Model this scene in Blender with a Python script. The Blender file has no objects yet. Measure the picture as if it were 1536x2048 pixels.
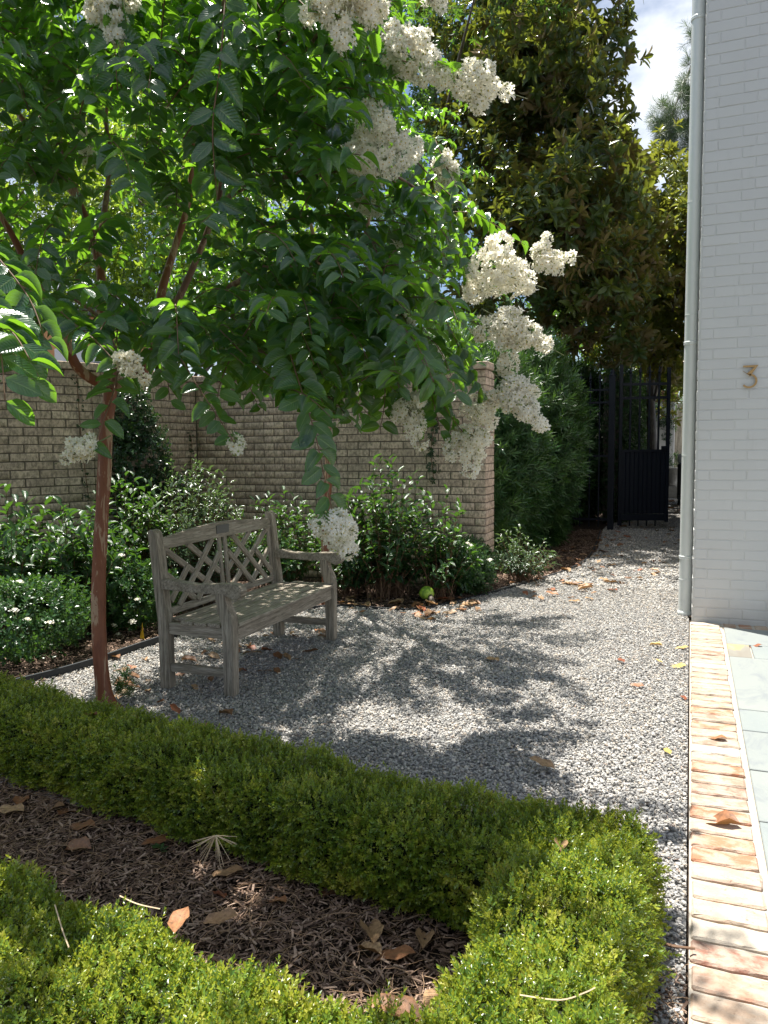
import bpy, bmesh, math, random
import numpy as np
from math import sin, cos, pi, radians
from mathutils import Vector, Matrix, Euler, noise as mnoise

random.seed(7)
rng = np.random.default_rng(11)
scn = bpy.context.scene
COL = scn.collection

# ------------------------------------------------------------------ camera, sky, sun, exposure
F_PX = 1530.0; CAM_H = 1.45; YAW = radians(21.8); PIT = radians(4.9); ROLL = radians(-0.6)
cam_rot = Matrix.Rotation(YAW, 3, 'Z') @ Matrix.Rotation(pi/2 - PIT, 3, 'X') @ Matrix.Rotation(ROLL, 3, 'Z')
cd = bpy.data.cameras.new('camera'); cam = bpy.data.objects.new('camera', cd); COL.objects.link(cam)
cam.matrix_world = Matrix.Translation((0, 0, CAM_H)) @ cam_rot.to_4x4()
cd.sensor_fit = 'VERTICAL'; cd.sensor_height = 24.0; cd.lens = 24.0 * F_PX / 2048.0
cd.clip_start = 0.05; cd.clip_end = 900.0
scn.camera = cam

SUN_EL = radians(74.0); SUN_AZ = Vector((-0.83, 0.56)).normalized()      # towards the sun
sun_dir = Vector((SUN_AZ.x*cos(SUN_EL), SUN_AZ.y*cos(SUN_EL), sin(SUN_EL)))
W = bpy.data.worlds.new('World'); scn.world = W; W.use_nodes = True
wn = W.node_tree; wn.nodes.clear()
def wnode(t): return wn.nodes.new(t)
wout = wnode('ShaderNodeOutputWorld'); wbg = wnode('ShaderNodeBackground'); wbg.inputs[1].default_value = 0.057
sky = wnode('ShaderNodeTexSky'); sky.sky_type = 'NISHITA'; sky.sun_disc = False
sky.sun_elevation = SUN_EL; sky.sun_rotation = math.atan2(SUN_AZ.x, SUN_AZ.y); sky.air_density = 1.0; sky.dust_density = 0.6; sky.ozone_density = 1.5
tc = wnode('ShaderNodeTexCoord'); mp = wnode('ShaderNodeMapping'); mp.inputs['Scale'].default_value = (1.0, 1.0, 1.9); mp.inputs['Location'].default_value = (0.37, 0.1, 0.55)
nz = wnode('ShaderNodeTexNoise'); nz.inputs['Scale'].default_value = 2.6; nz.inputs['Detail'].default_value = 7; nz.inputs['Roughness'].default_value = 0.55
cr = wnode('ShaderNodeValToRGB'); cr.color_ramp.elements[0].position = 0.465; cr.color_ramp.elements[1].position = 0.61
mx = wnode('ShaderNodeMix'); mx.data_type = 'RGBA'; mx.inputs[7].default_value = (10.0, 10.3, 10.8, 1)
L = wn.links
L.new(tc.outputs['Generated'], mp.inputs['Vector']); L.new(mp.outputs[0], nz.inputs['Vector']); L.new(nz.outputs['Fac'], cr.inputs[0])
L.new(cr.outputs[0], mx.inputs[0]); L.new(sky.outputs[0], mx.inputs[6]); L.new(mx.outputs[2], wbg.inputs[0]); L.new(wbg.outputs[0], wout.inputs[0])
sl = bpy.data.lights.new('sun', 'SUN'); sl.energy = 5.0; sl.angle = radians(0.53); sl.color = (1.0, 0.955, 0.88)
sun = bpy.data.objects.new('sun', sl); COL.objects.link(sun); sun.rotation_euler = sun_dir.to_track_quat('Z', 'Y').to_euler()
vs = scn.view_settings; vs.view_transform = 'Standard'; vs.look = 'None'; vs.gamma = 1.0; vs.use_curve_mapping = False; vs.exposure = 1.22
scn.render.engine = 'CYCLES'
cy = scn.cycles; cy.max_bounces = 8; cy.diffuse_bounces = 4; cy.glossy_bounces = 3; cy.transmission_bounces = 5; cy.transparent_max_bounces = 6
cy.sample_clamp_indirect = 6.0; cy.use_denoising = True; cy.caustics_reflective = False; cy.caustics_refractive = False

# ------------------------------------------------------------------ measuring helpers
CAMP = Vector((0, 0, CAM_H))
def ray(px, py): return cam_rot @ Vector(((px-768)/F_PX, -(py-1024)/F_PX, -1.0))
def gnd(px, py, z=0.0):
    r = ray(px, py); return CAMP + r*((z-CAM_H)/r.z)
def at(px, py, Z): return CAMP + ray(px, py)*Z
CR = np.array(cam_rot)
def proj(P):
    v = (np.atleast_2d(P) - np.array(CAMP)) @ CR
    Z = -v[:, 2]; Zs = np.where(Z > 0.05, Z, 0.05)
    return 768 + F_PX*v[:, 0]/Zs, 1024 - F_PX*v[:, 1]/Zs, Z
def in_poly(x, y, poly):
    x = np.asarray(x); y = np.asarray(y); r = np.zeros(x.shape, bool); n = len(poly); j = n-1
    for i in range(n):
        xi, yi = poly[i]; xj, yj = poly[j]
        c = ((yi > y) != (yj > y)) & (x < (xj-xi)*(y-yi)/((yj-yi) if yj != yi else 1e-9) + xi)
        r ^= c; j = i
    return r

# ------------------------------------------------------------------ object helpers
def tag(o, label=None, cat=None, group=None, kind=None):
    if label: o['label'] = label
    if cat: o['category'] = cat
    if group: o['group'] = group
    if kind: o['kind'] = kind
    return o
def link(name, data, parent=None, mw=None):
    o = bpy.data.objects.new(name, data); COL.objects.link(o)
    if parent is not None: o.parent = parent
    if mw is not None: o.matrix_local = mw
    return o
def thing(name, loc, label, cat, group=None, rz=0.0):
    o = link(name, None); o.location = loc; o.rotation_euler = (0, 0, rz); o.empty_display_size = 0.1
    return tag(o, label, cat, group)
def mesh(name, V, Fc, mat=None, smooth=False):
    m = bpy.data.meshes.new(name); m.from_pydata([tuple(v) for v in V], [], Fc); m.update()
    if mat: m.materials.append(mat)
    if smooth: m.polygons.foreach_set('use_smooth', [True]*len(m.polygons))
    return m
def bm_mesh(name, bm, mat=None, smooth=False):
    m = bpy.data.meshes.new(name); bm.normal_update(); bm.to_mesh(m); bm.free()
    if mat: m.materials.append(mat)
    if smooth: m.polygons.foreach_set('use_smooth', [True]*len(m.polygons))
    return m
def box_mesh(name, sx, sy, sz, mat=None, bev=0.0, seg=1, c=(0, 0, 0)):
    bm = bmesh.new(); bmesh.ops.create_cube(bm, size=1.0)
    bmesh.ops.scale(bm, vec=(sx, sy, sz), verts=bm.verts)
    if bev > 0: bmesh.ops.bevel(bm, geom=bm.edges[:], offset=bev, segments=seg, affect='EDGES', profile=0.6)
    bmesh.ops.translate(bm, vec=c, verts=bm.verts)
    return bm_mesh(name, bm, mat)
def quadsheet(name, pts, z, mat, kind='structure', sub=1):
    m = mesh(name, [(p[0], p[1], z) for p in pts], [tuple(range(len(pts)))], mat)
    o = link(name, m); o['kind'] = kind; return o
def tube(points, radii, seg=8, cap=True):
    """tapered tube along a polyline -> verts, faces"""
    P = [Vector(p) for p in points]; V = []; Fc = []; n = len(P); up = Vector((0.3, 0.1, 1)).normalized(); prev = None
    for i in range(n):
        t = (P[min(i+1, n-1)] - P[max(i-1, 0)]).normalized()
        if prev is None:
            a = t.cross(up)
            if a.length < 0.1: a = t.cross(Vector((1, 0, 0)))
            a.normalize()
        else:
            a = (prev - t*prev.dot(t)).normalized()
        prev = a; b = t.cross(a)
        for k in range(seg):
            an = 2*pi*k/seg; V.append(P[i] + (a*cos(an) + b*sin(an))*radii[i])
    for i in range(n-1):
        for k in range(seg):
            k2 = (k+1) % seg; Fc.append((i*seg+k, i*seg+k2, (i+1)*seg+k2, (i+1)*seg+k))
    if cap: Fc.append(tuple(range(seg))[::-1]); Fc.append(tuple((n-1)*seg+k for k in range(seg)))
    return V, Fc
def join_vf(parts):
    V = []; Fc = []
    for v, f in parts:
        o = len(V); V += list(v); Fc += [tuple(i+o for i in q) for q in f]
    return V, Fc
def smooth_path(pts, n=6):
    """Catmull-Rom through the points"""
    P = [Vector(p) for p in pts]; out = []
    for i in range(len(P)-1):
        p0 = P[max(i-1, 0)]; p1 = P[i]; p2 = P[i+1]; p3 = P[min(i+2, len(P)-1)]
        for k in range(n):
            t = k/n; out.append(0.5*((2*p1) + (-p0+p2)*t + (2*p0-5*p1+4*p2-p3)*t*t + (-p0+3*p1-3*p2+p3)*t**3))
    out.append(P[-1]); return out
def lathe(prof, seg=20):
    V = []; Fc = []
    for r, z in prof:
        for k in range(seg): a = 2*pi*k/seg; V.append((r*cos(a), r*sin(a), z))
    for i in range(len(prof)-1):
        for k in range(seg):
            k2 = (k+1) % seg; Fc.append((i*seg+k, i*seg+k2, (i+1)*seg+k2, (i+1)*seg+k))
    Fc.append(tuple(range(seg))[::-1]); Fc.append(tuple((len(prof)-1)*seg+k for k in range(seg)))
    return V, Fc
def extrude_poly(poly, t):
    """polygon in (a, b) -> solid of thickness t centred on 0 along the first axis; returns verts (t, a, b)"""
    n = len(poly); V = [(-t/2, a, b) for a, b in poly] + [(t/2, a, b) for a, b in poly]
    Fc = [tuple(range(n))[::-1], tuple(range(n, 2*n))] + [(i, (i+1) % n, n+(i+1) % n, n+i) for i in range(n)]
    return V, Fc
def solid(name, V, Fc, mat, bev=0.0, smooth=False):
    m = mesh(name, V, Fc)
    bm = bmesh.new(); bm.from_mesh(m); bpy.data.meshes.remove(m)
    bmesh.ops.recalc_face_normals(bm, faces=bm.faces)
    if bev > 0: bmesh.ops.bevel(bm, geom=[e for e in bm.edges if e.calc_face_angle(0) > 0.5], offset=bev, segments=2, affect='EDGES')
    return bm_mesh(name, bm, mat, smooth)
def merge_copies(name, base, mats, mat):
    """many transformed copies of one small mesh as one mesh"""
    nv = len(base.vertices); V0 = np.empty(nv*3); base.vertices.foreach_get('co', V0); V0 = V0.reshape(-1, 3)
    F0 = [list(p.vertices) for p in base.polygons]; M = np.array([np.array(m) for m in mats])
    V = np.einsum('nij,vj->nvi', M[:, :3, :3], V0) + M[:, None, :3, 3]
    V = V.reshape(-1, 3); k = len(mats)
    lens = np.array([len(f) for f in F0]); flat = np.concatenate([np.array(f) for f in F0])
    lv = (flat[None, :] + (np.arange(k)*nv)[:, None]).ravel()
    m = bpy.data.meshes.new(name); m.vertices.add(len(V)); m.vertices.foreach_set('co', V.ravel())
    m.loops.add(len(lv)); m.loops.foreach_set('vertex_index', lv)
    tot = np.tile(lens, k); st = np.concatenate([[0], np.cumsum(tot)[:-1]])
    m.polygons.add(len(tot)); m.polygons.foreach_set('loop_start', st); m.polygons.foreach_set('loop_total', tot)
    m.update(calc_edges=True); m.validate(); m.materials.append(mat)
    a = m.attributes.new('rnd', 'FLOAT', 'FACE'); a.data.foreach_set('value', np.repeat(rng.random(k), len(F0)))
    return m

# ------------------------------------------------------------------ material helpers
class NT:
    def __init__(s, name):
        s.m = bpy.data.materials.new(name); s.m.use_nodes = True; s.t = s.m.node_tree; s.t.nodes.clear()
        s.out = s.n('ShaderNodeOutputMaterial')
    def n(s, t, **k):
        x = s.t.nodes.new(t)
        for a, b in k.items(): setattr(x, a, b)
        return x
    def l(s, a, b): s.t.links.new(a, b)
    def val(s, sock, v):
        if hasattr(v, 'is_linked') or hasattr(v, 'links'): s.l(v, sock)
        else: sock.default_value = v
    def mixc(s, f, a, b, mode='MIX'):
        x = s.n('ShaderNodeMix', data_type='RGBA', blend_type=mode)
        s.val(x.inputs[0], f); s.val(x.inputs[6], a if not isinstance(a, tuple) else (*a, 1)); s.val(x.inputs[7], b if not isinstance(b, tuple) else (*b, 1))
        return x.outputs[2]
    def noise(s, scale, detail=4, rough=0.55, vec=None, dist=0.0):
        x = s.n('ShaderNodeTexNoise'); x.inputs['Scale'].default_value = scale; x.inputs['Detail'].default_value = detail
        x.inputs['Roughness'].default_value = rough; x.inputs['Distortion'].default_value = dist
        if vec is not None: s.l(vec, x.inputs['Vector'])
        return x.outputs['Fac']
    def ramp(s, f, stops):
        x = s.n('ShaderNodeValToRGB'); e = x.color_ramp.elements
        while len(e) < len(stops): e.new(0.5)
        for i, (p, c) in enumerate(stops):
            e[i].position = p; e[i].color = (*c, 1) if isinstance(c, tuple) else (c, c, c, 1)
        s.l(f, x.inputs[0]); return x.outputs[0]
    def math(s, op, a, b=0.5):
        x = s.n('ShaderNodeMath', operation=op); s.val(x.inputs[0], a); s.val(x.inputs[1], b); return x.outputs[0]
    def obj(s, scale=(1, 1, 1)):
        c = s.n('ShaderNodeTexCoord'); m = s.n('ShaderNodeMapping'); m.inputs['Scale'].default_value = scale
        s.l(c.outputs['Object'], m.inputs['Vector']); return m.outputs[0]
    def pos(s, scale=(1, 1, 1)):
        c = s.n('ShaderNodeNewGeometry'); m = s.n('ShaderNodeMapping'); m.inputs['Scale'].default_value = scale
        s.l(c.outputs['Position'], m.inputs['Vector']); return m.outputs[0]
    def rnd(s): return s.n('ShaderNodeObjectInfo').outputs['Random']
    def attr(s, name):
        a = s.n('ShaderNodeAttribute'); a.attribute_name = name; return a.outputs['Fac']
    def bump(s, h, strength=0.3, dist=0.01):
        b = s.n('ShaderNodeBump'); b.inputs['Strength'].default_value = strength; b.inputs['Distance'].default_value = dist
        s.l(h, b.inputs['Height']); return b.outputs[0]
    def pbr(s, col, rough=0.7, normal=None, metal=0.0, spec=0.5, coat=0.0, out=True):
        p = s.n('ShaderNodeBsdfPrincipled'); s.val(p.inputs['Base Color'], col if not isinstance(col, tuple) else (*col, 1))
        s.val(p.inputs['Roughness'], rough); p.inputs['Metallic'].default_value = metal; p.inputs['Specular IOR Level'].default_value = spec
        if coat: p.inputs['Coat Weight'].default_value = coat; p.inputs['Coat Roughness'].default_value = 0.2
        if normal is not None: s.l(normal, p.inputs['Normal'])
        if out: s.l(p.outputs[0], s.out.inputs[0])
        return p.outputs[0]

def leafmat(name, cols, trans, under=None, rough=0.35, tmix=0.35, spec=0.5, vein=True, veincol=(0.16, 0.22, 0.08), tvar=0.5, patch=False):
    """two-sided leaf: colour varies leaf by leaf, light passes through, veins from the UV"""
    t = NT(name); r = t.rnd()
    st = [(i/(len(cols)-1), c) for i, c in enumerate(cols)]
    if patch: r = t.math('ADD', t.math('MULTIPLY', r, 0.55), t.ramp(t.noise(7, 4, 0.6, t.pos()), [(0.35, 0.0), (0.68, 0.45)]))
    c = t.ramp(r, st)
    nzz = t.noise(9.0, 3, vec=t.obj((1, 1, 1)))
    c = t.mixc(t.math('MULTIPLY', nzz, 0.35), c, tuple(x*0.45 for x in cols[0]))
    if under:
        g = t.n('ShaderNodeNewGeometry'); c = t.mixc(g.outputs['Backfacing'], c, under)
    nrm = None
    if vein:
        uv = t.n('ShaderNodeUVMap'); sp = t.n('ShaderNodeSeparateXYZ'); t.l(uv.outputs[0], sp.inputs[0])
        d = t.math('ABSOLUTE', t.math('SUBTRACT', sp.outputs[0], 0.5))
        mid = t.math('LESS_THAN', d, 0.028)
        c = t.mixc(t.math('MULTIPLY', mid, 0.75), c, veincol)
        vv = t.math('SINE', t.math('MULTIPLY', t.math('SUBTRACT', sp.outputs[1], t.math('MULTIPLY', d, 0.55)), 62.0), 0)
        nrm = t.bump(vv, 0.22, 0.004)
    p = t.pbr(c, rough, nrm, spec=spec, out=False)
    tr = t.n('ShaderNodeBsdfTranslucent'); tcol = t.mixc(t.math('MULTIPLY', r, tvar), trans, tuple(x*0.5 for x in trans)); t.l(tcol, tr.inputs[0])
    ms = t.n('ShaderNodeMixShader'); ms.inputs[0].default_value = tmix; t.l(p, ms.inputs[1]); t.l(tr.outputs[0], ms.inputs[2]); t.l(ms.outputs[0], t.out.inputs[0])
    return t.m

# --- leaves
M_crape = leafmat('crape_leaf', [(0.012, 0.045, 0.026), (0.02, 0.068, 0.034), (0.035, 0.095, 0.036), (0.016, 0.055, 0.036)], (0.42, 0.88, 0.04), rough=0.22, tmix=0.28, spec=0.8)
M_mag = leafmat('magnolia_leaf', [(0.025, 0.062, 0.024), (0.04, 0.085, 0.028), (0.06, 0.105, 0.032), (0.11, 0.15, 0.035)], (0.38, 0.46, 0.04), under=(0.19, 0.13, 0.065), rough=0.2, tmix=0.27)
M_magy = leafmat('magnolia_sunny_leaf', [(0.05, 0.095, 0.028), (0.08, 0.125, 0.032), (0.14, 0.17, 0.035), (0.06, 0.11, 0.03)], (0.42, 0.47, 0.05), under=(0.2, 0.14, 0.06), rough=0.2, tmix=0.3)  # lighter, yellower copy of the magnolia leaf: sunlight is put into its colours
M_oak = leafmat('laurel_leaf', [(0.025, 0.065, 0.025), (0.045, 0.1, 0.03), (0.07, 0.14, 0.04)], (0.25, 0.5, 0.04), rough=0.25, tmix=0.33, vein=False)
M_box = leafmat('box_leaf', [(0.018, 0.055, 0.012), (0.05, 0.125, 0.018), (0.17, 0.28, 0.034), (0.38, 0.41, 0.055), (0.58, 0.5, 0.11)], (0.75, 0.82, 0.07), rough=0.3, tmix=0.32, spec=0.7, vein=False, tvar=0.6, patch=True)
M_shrub = leafmat('shrub_leaf', [(0.014, 0.045, 0.02), (0.025, 0.068, 0.023), (0.045, 0.11, 0.03)], (0.15, 0.34, 0.03), rough=0.3, tmix=0.25)
M_silver = leafmat('grey_shrub_leaf', [(0.04, 0.075, 0.045), (0.07, 0.11, 0.065), (0.1, 0.14, 0.08)], (0.2, 0.34, 0.08), rough=0.24, tmix=0.22)
M_rose = leafmat('rose_leaf', [(0.02, 0.06, 0.027), (0.035, 0.09, 0.03), (0.06, 0.13, 0.038)], (0.16, 0.35, 0.04), rough=0.3, tmix=0.25, vein=False)
M_ivy = leafmat('ivy_leaf', [(0.012, 0.04, 0.018), (0.02, 0.055, 0.02), (0.03, 0.07, 0.02)], (0.1, 0.22, 0.03), rough=0.3, tmix=0.15, vein=False)
M_podo = leafmat('podocarpus_leaf', [(0.025, 0.075, 0.03), (0.04, 0.11, 0.035), (0.09, 0.18, 0.04)], (0.2, 0.4, 0.04), rough=0.35, tmix=0.2, vein=False)
M_pine = leafmat('pine_needle', [(0.03, 0.07, 0.025), (0.06, 0.12, 0.03)], (0.2, 0.35, 0.05), rough=0.4, tmix=0.15, vein=False)
M_back = leafmat('sunny_leaf', [(0.06, 0.13, 0.03), (0.1, 0.19, 0.035), (0.16, 0.24, 0.04)], (0.5, 0.7, 0.05), rough=0.35, tmix=0.4, vein=False)
def dryleaf(name, cols):
    t = NT(name); c = t.ramp(t.rnd(), [(i/(len(cols)-1), q) for i, q in enumerate(cols)])
    n1 = t.noise(7, 6, 0.7, vec=t.obj((1, 1, 1))); c = t.mixc(t.math('MULTIPLY', t.ramp(n1, [(0.4, 0.0), (0.65, 1.0)]), 0.75), c, (0.09, 0.05, 0.03))
    uv = t.n('ShaderNodeUVMap'); sp = t.n('ShaderNodeSeparateXYZ'); t.l(uv.outputs[0], sp.inputs[0])
    d = t.math('ABSOLUTE', t.math('SUBTRACT', sp.outputs[0], 0.5)); c = t.mixc(t.math('MULTIPLY', t.math('LESS_THAN', d, 0.03), 0.6), c, (0.32, 0.2, 0.09))
    p = t.pbr(c, 0.5, t.bump(n1, 0.4, 0.003), out=False, spec=0.4)
    tr = t.n('ShaderNodeBsdfTranslucent'); tr.inputs[0].default_value = (0.4, 0.2, 0.06, 1)
    ms = t.n('ShaderNodeMixShader'); ms.inputs[0].default_value = 0.12; t.l(p, ms.inputs[1]); t.l(tr.outputs[0], ms.inputs[2]); t.l(ms.outputs[0], t.out.inputs[0]); return t.m
M_dry = dryleaf('dry_leaf', [(0.2, 0.08, 0.035), (0.3, 0.15, 0.07), (0.14, 0.06, 0.03), (0.36, 0.22, 0.12), (0.22, 0.09, 0.04)])
M_drytan = dryleaf('tan_leaf', [(0.42, 0.27, 0.14), (0.5, 0.33, 0.18), (0.4, 0.24, 0.13)])
M_dryor = dryleaf('orange_leaf', [(0.4, 0.19, 0.09), (0.34, 0.15, 0.07)])
M_dryyel = dryleaf('yellow_leaf', [(0.62, 0.48, 0.12), (0.6, 0.42, 0.15)])
M_dryred = dryleaf('red_leaf', [(0.22, 0.05, 0.025), (0.3, 0.09, 0.04)])

# --- flowers
def mk_petal():
    t = NT('white_petal'); c = t.ramp(t.rnd(), [(0, (0.94, 0.91, 0.82)), (0.5, (0.96, 0.95, 0.92)), (1, (0.93, 0.88, 0.74))])
    p = t.pbr(c, 0.6, out=False, spec=0.2); tr = t.n('ShaderNodeBsdfTranslucent'); tr.inputs[0].default_value = (0.97, 0.94, 0.82, 1)
    ms = t.n('ShaderNodeMixShader'); ms.inputs[0].default_value = 0.62; t.l(p, ms.inputs[1]); t.l(tr.outputs[0], ms.inputs[2]); t.l(ms.outputs[0], t.out.inputs[0]); return t.m
M_petal = mk_petal()
def flat(name, col, rough=0.6, **k):
    t = NT(name); t.pbr(col, rough, **k); return t.m
M_stamen = flat('yellow_stamen', (0.62, 0.42, 0.08), 0.6)
M_bud = leafmat('flower_bud', [(0.3, 0.38, 0.1), (0.42, 0.44, 0.16), (0.5, 0.5, 0.25)], (0.5, 0.55, 0.15), rough=0.5, tmix=0.3, vein=False)

# --- bark, wood
def mk_bark(name, a, b, c_, sc=1.0):
    t = NT(name); v = t.obj((5*sc, 5*sc, 1.1*sc)); n1 = t.noise(3.0, 5, 0.65, v, 0.8); n2 = t.noise(14, 4, 0.6, v)
    c = t.ramp(n1, [(0.3, a), (0.44, b), (0.53, b), (0.56, c_), (0.62, c_), (0.66, b)]); c = t.mixc(t.math('MULTIPLY', n2, 0.5), c, tuple(x*0.5 for x in a))
    t.pbr(c, 0.5, t.bump(t.math('ADD', n1, n2), 0.4, 0.006), spec=0.4); return t.m
M_barkred = mk_bark('crape_myrtle_bark', (0.15, 0.045, 0.022), (0.27, 0.095, 0.045), (0.5, 0.34, 0.22))
M_barklimb = mk_bark('crape_myrtle_limb_bark', (0.12, 0.06, 0.04), (0.22, 0.12, 0.08), (0.4, 0.27, 0.18))
M_barkgrey = mk_bark('grey_bark', (0.06, 0.05, 0.045), (0.13, 0.11, 0.095), (0.22, 0.2, 0.17))
M_twig = flat('green_twig', (0.12, 0.14, 0.05), 0.6)
M_twigbrown = flat('brown_twig', (0.16, 0.09, 0.05), 0.7)
def mk_wood(name, scale, axis_dark=(0.085, 0.072, 0.055)):
    t = NT(name); v = t.obj(scale); n1 = t.noise(2.2, 6, 0.7, v, 0.5); n2 = t.noise(9, 4, 0.6, v); n3 = t.noise(5, 3, vec=t.obj((1, 1, 1)))
    c = t.ramp(n1, [(0.25, axis_dark), (0.4, (0.24, 0.205, 0.16)), (0.56, (0.4, 0.35, 0.285)), (0.74, (0.54, 0.49, 0.41))])
    c = t.mixc(t.math('MULTIPLY', t.ramp(n3, [(0.5, 0.0), (0.75, 1.0)]), 0.35), c, (0.12, 0.12, 0.08))
    c = t.mixc(t.math('MULTIPLY', t.ramp(n2, [(0.5, 0.0), (0.62, 1.0)]), 0.5), c, (0.09, 0.075, 0.06))
    t.pbr(c, 0.85, t.bump(t.math('ADD', n1, t.math('MULTIPLY', n2, 0.6)), 0.75, 0.006), spec=0.25); return t.m
M_woodx = mk_wood('weathered_teak_lengthwise', (1.6, 26, 26))
M_woodz = mk_wood('weathered_teak_upright', (26, 26, 1.6))
M_woody = mk_wood('weathered_teak_arm', (26, 1.8, 26), (0.07, 0.06, 0.045))
M_fencewood = mk_wood('brown_fence_wood', (14, 14, 1.2), (0.08, 0.04, 0.025))
# --- masonry
def mk_tan():
    t = NT('tan_brick'); ra = t.math('FRACT', t.math('ADD', t.rnd(), t.math('MULTIPLY', t.attr('rnd'), 0.999)))
    c = t.ramp(ra, [(0, (0.56, 0.43, 0.335)), (0.25, (0.66, 0.515, 0.405)), (0.5, (0.49, 0.375, 0.295)), (0.75, (0.72, 0.57, 0.45)), (1, (0.59, 0.455, 0.355))])
    n1 = t.noise(38, 5, 0.7, t.pos((1, 1, 0.6))); n2 = t.noise(5, 4, 0.6, t.pos())
    c = t.mixc(t.math('MULTIPLY', t.ramp(n1, [(0.42, 0.0), (0.6, 1.0)]), 0.68), c, (0.13, 0.105, 0.088))
    c = t.mixc(t.math('MULTIPLY', t.ramp(n2, [(0.45, 0.0), (0.7, 1.0)]), 0.4), c, (0.2, 0.165, 0.13))
    c = t.mixc(t.math('MULTIPLY', t.ramp(n1, [(0.25, 1.0), (0.36, 0.0)]), 0.5), c, (0.5, 0.44, 0.36))
    t.pbr(c, 0.9, t.bump(n1, 0.5, 0.006), spec=0.2); return t.m
M_tan = mk_tan()
def mk_rough(name, a, b, sc, bs=0.4, bd=0.006, rough=0.9):
    t = NT(name); n1 = t.noise(sc, 6, 0.65, t.pos()); c = t.ramp(n1, [(0.3, a), (0.7, b)]); t.pbr(c, rough, t.bump(n1, bs, bd), spec=0.2); return t.m
M_mortar = mk_rough('grey_mortar', (0.12, 0.1, 0.082), (0.2, 0.17, 0.14), 30)
M_limemortar = mk_rough('cream_mortar', (0.34, 0.3, 0.245), (0.47, 0.43, 0.37), 40, 0.6)
def mk_white():
    t = NT('white_painted_brick'); n1 = t.noise(55, 4, 0.6, t.pos()); n2 = t.noise(3.5, 3, 0.5, t.pos()); n3 = t.noise(300, 2, 0.5, t.pos())
    c = t.mixc(n2, (0.57, 0.57, 0.56), (0.62, 0.62, 0.61)); c = t.mixc(t.math('MULTIPLY', t.rnd(), 0.35), c, (0.53, 0.53, 0.525))
    sp = t.n('ShaderNodeSeparateXYZ'); t.l(t.pos(), sp.inputs[0]); n4 = t.noise(7, 5, 0.65, t.pos((1, 1, 0.5)))
    low = t.ramp(t.math('ADD', sp.outputs[2], t.math('MULTIPLY', n4, 0.35)), [(0.1, 1.0), (0.42, 0.0)]); c = t.mixc(t.math('MULTIPLY', low, 0.4), c, (0.3, 0.27, 0.22))
    c = t.mixc(t.math('MULTIPLY', t.ramp(t.noise(9, 6, 0.7, t.pos((1, 1, 0.25))), [(0.6, 0.0), (0.72, 1.0)]), 0.16), c, (0.36, 0.35, 0.32))
    t.pbr(c, 0.55, t.bump(t.math('ADD', n1, t.math('MULTIPLY', n3, 0.25)), 0.22, 0.006), spec=0.35); return t.m
M_white = mk_white()
def mk_edge():
    t = NT('old_edging_brick'); r = t.rnd()
    c = t.ramp(r, [(0.0, (0.34, 0.15, 0.085)), (0.17, (0.36, 0.19, 0.115)), (0.2, (0.4, 0.29, 0.205)), (0.4, (0.42, 0.31, 0.23)), (0.43, (0.27, 0.2, 0.15)), (0.58, (0.34, 0.235, 0.165)), (0.62, (0.25, 0.125, 0.09)), (0.76, (0.37, 0.22, 0.155)), (0.8, (0.47, 0.42, 0.35)), (1.0, (0.42, 0.36, 0.29))])
    v = t.pos((0.8, 1.3, 1)); n1 = t.noise(26, 6, 0.7, v, 0.5); n2 = t.noise(14, 5, 0.65, v, 0.3); n3 = t.noise(70, 4, 0.6, t.pos((1, 1, 1)))
    c = t.mixc(t.math('MULTIPLY', t.ramp(n2, [(0.4, 0.0), (0.56, 1.0)]), 0.62), c, (0.46, 0.4, 0.325))
    c = t.mixc(t.math('MULTIPLY', t.ramp(n1, [(0.6, 0.0), (0.68, 1.0)]), 0.75), c, (0.12, 0.09, 0.07))
    c = t.mixc(t.math('MULTIPLY', t.ramp(n3, [(0.62, 0.0), (0.7, 1.0)]), 0.5), c, (0.25, 0.17, 0.12))
    t.pbr(c, 0.9, t.bump(t.math('ADD', n1, n3), 0.6, 0.006), spec=0.2); return t.m
M_edge = mk_edge()
def mk_slate():
    t = NT('bluestone'); r = t.rnd(); c = t.ramp(r, [(0, (0.19, 0.22, 0.225)), (0.5, (0.16, 0.185, 0.205)), (1, (0.215, 0.235, 0.23))])
    v = t.pos((1, 0.5, 1)); n1 = t.noise(6, 6, 0.65, v, 1.0); n2 = t.noise(2.5, 3, 0.5, v, 0.5); n3 = t.noise(60, 4, 0.6, t.pos())
    c = t.mixc(t.math('MULTIPLY', n2, 0.7), c, (0.3, 0.315, 0.28)); c = t.mixc(t.math('MULTIPLY', t.ramp(n1, [(0.52, 0.0), (0.66, 1.0)]), 0.5), c, (0.15, 0.165, 0.19)); c = t.mixc(t.math('MULTIPLY', t.ramp(n3, [(0.6, 0.0), (0.7, 1.0)]), 0.3), c, (0.3, 0.3, 0.28))
    t.pbr(c, 0.55, t.bump(t.math('ADD', n1, t.math('MULTIPLY', n3, 0.15)), 0.25, 0.01), spec=0.4); return t.m
M_slate = mk_slate()
def mk_slate_y():
    t = NT('brownish_flagstone'); n2 = t.noise(7, 3, 0.5, t.pos((1.4, 0.3, 1)), 0.5)
    c = t.ramp(n2, [(0.35, (0.2, 0.18, 0.15)), (0.55, (0.22, 0.21, 0.18)), (0.62, (0.4, 0.3, 0.14)), (0.7, (0.25, 0.24, 0.2))]); t.pbr(c, 0.6, t.bump(n2, 0.2, 0.006)); return t.m
M_slatey = mk_slate_y()
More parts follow.
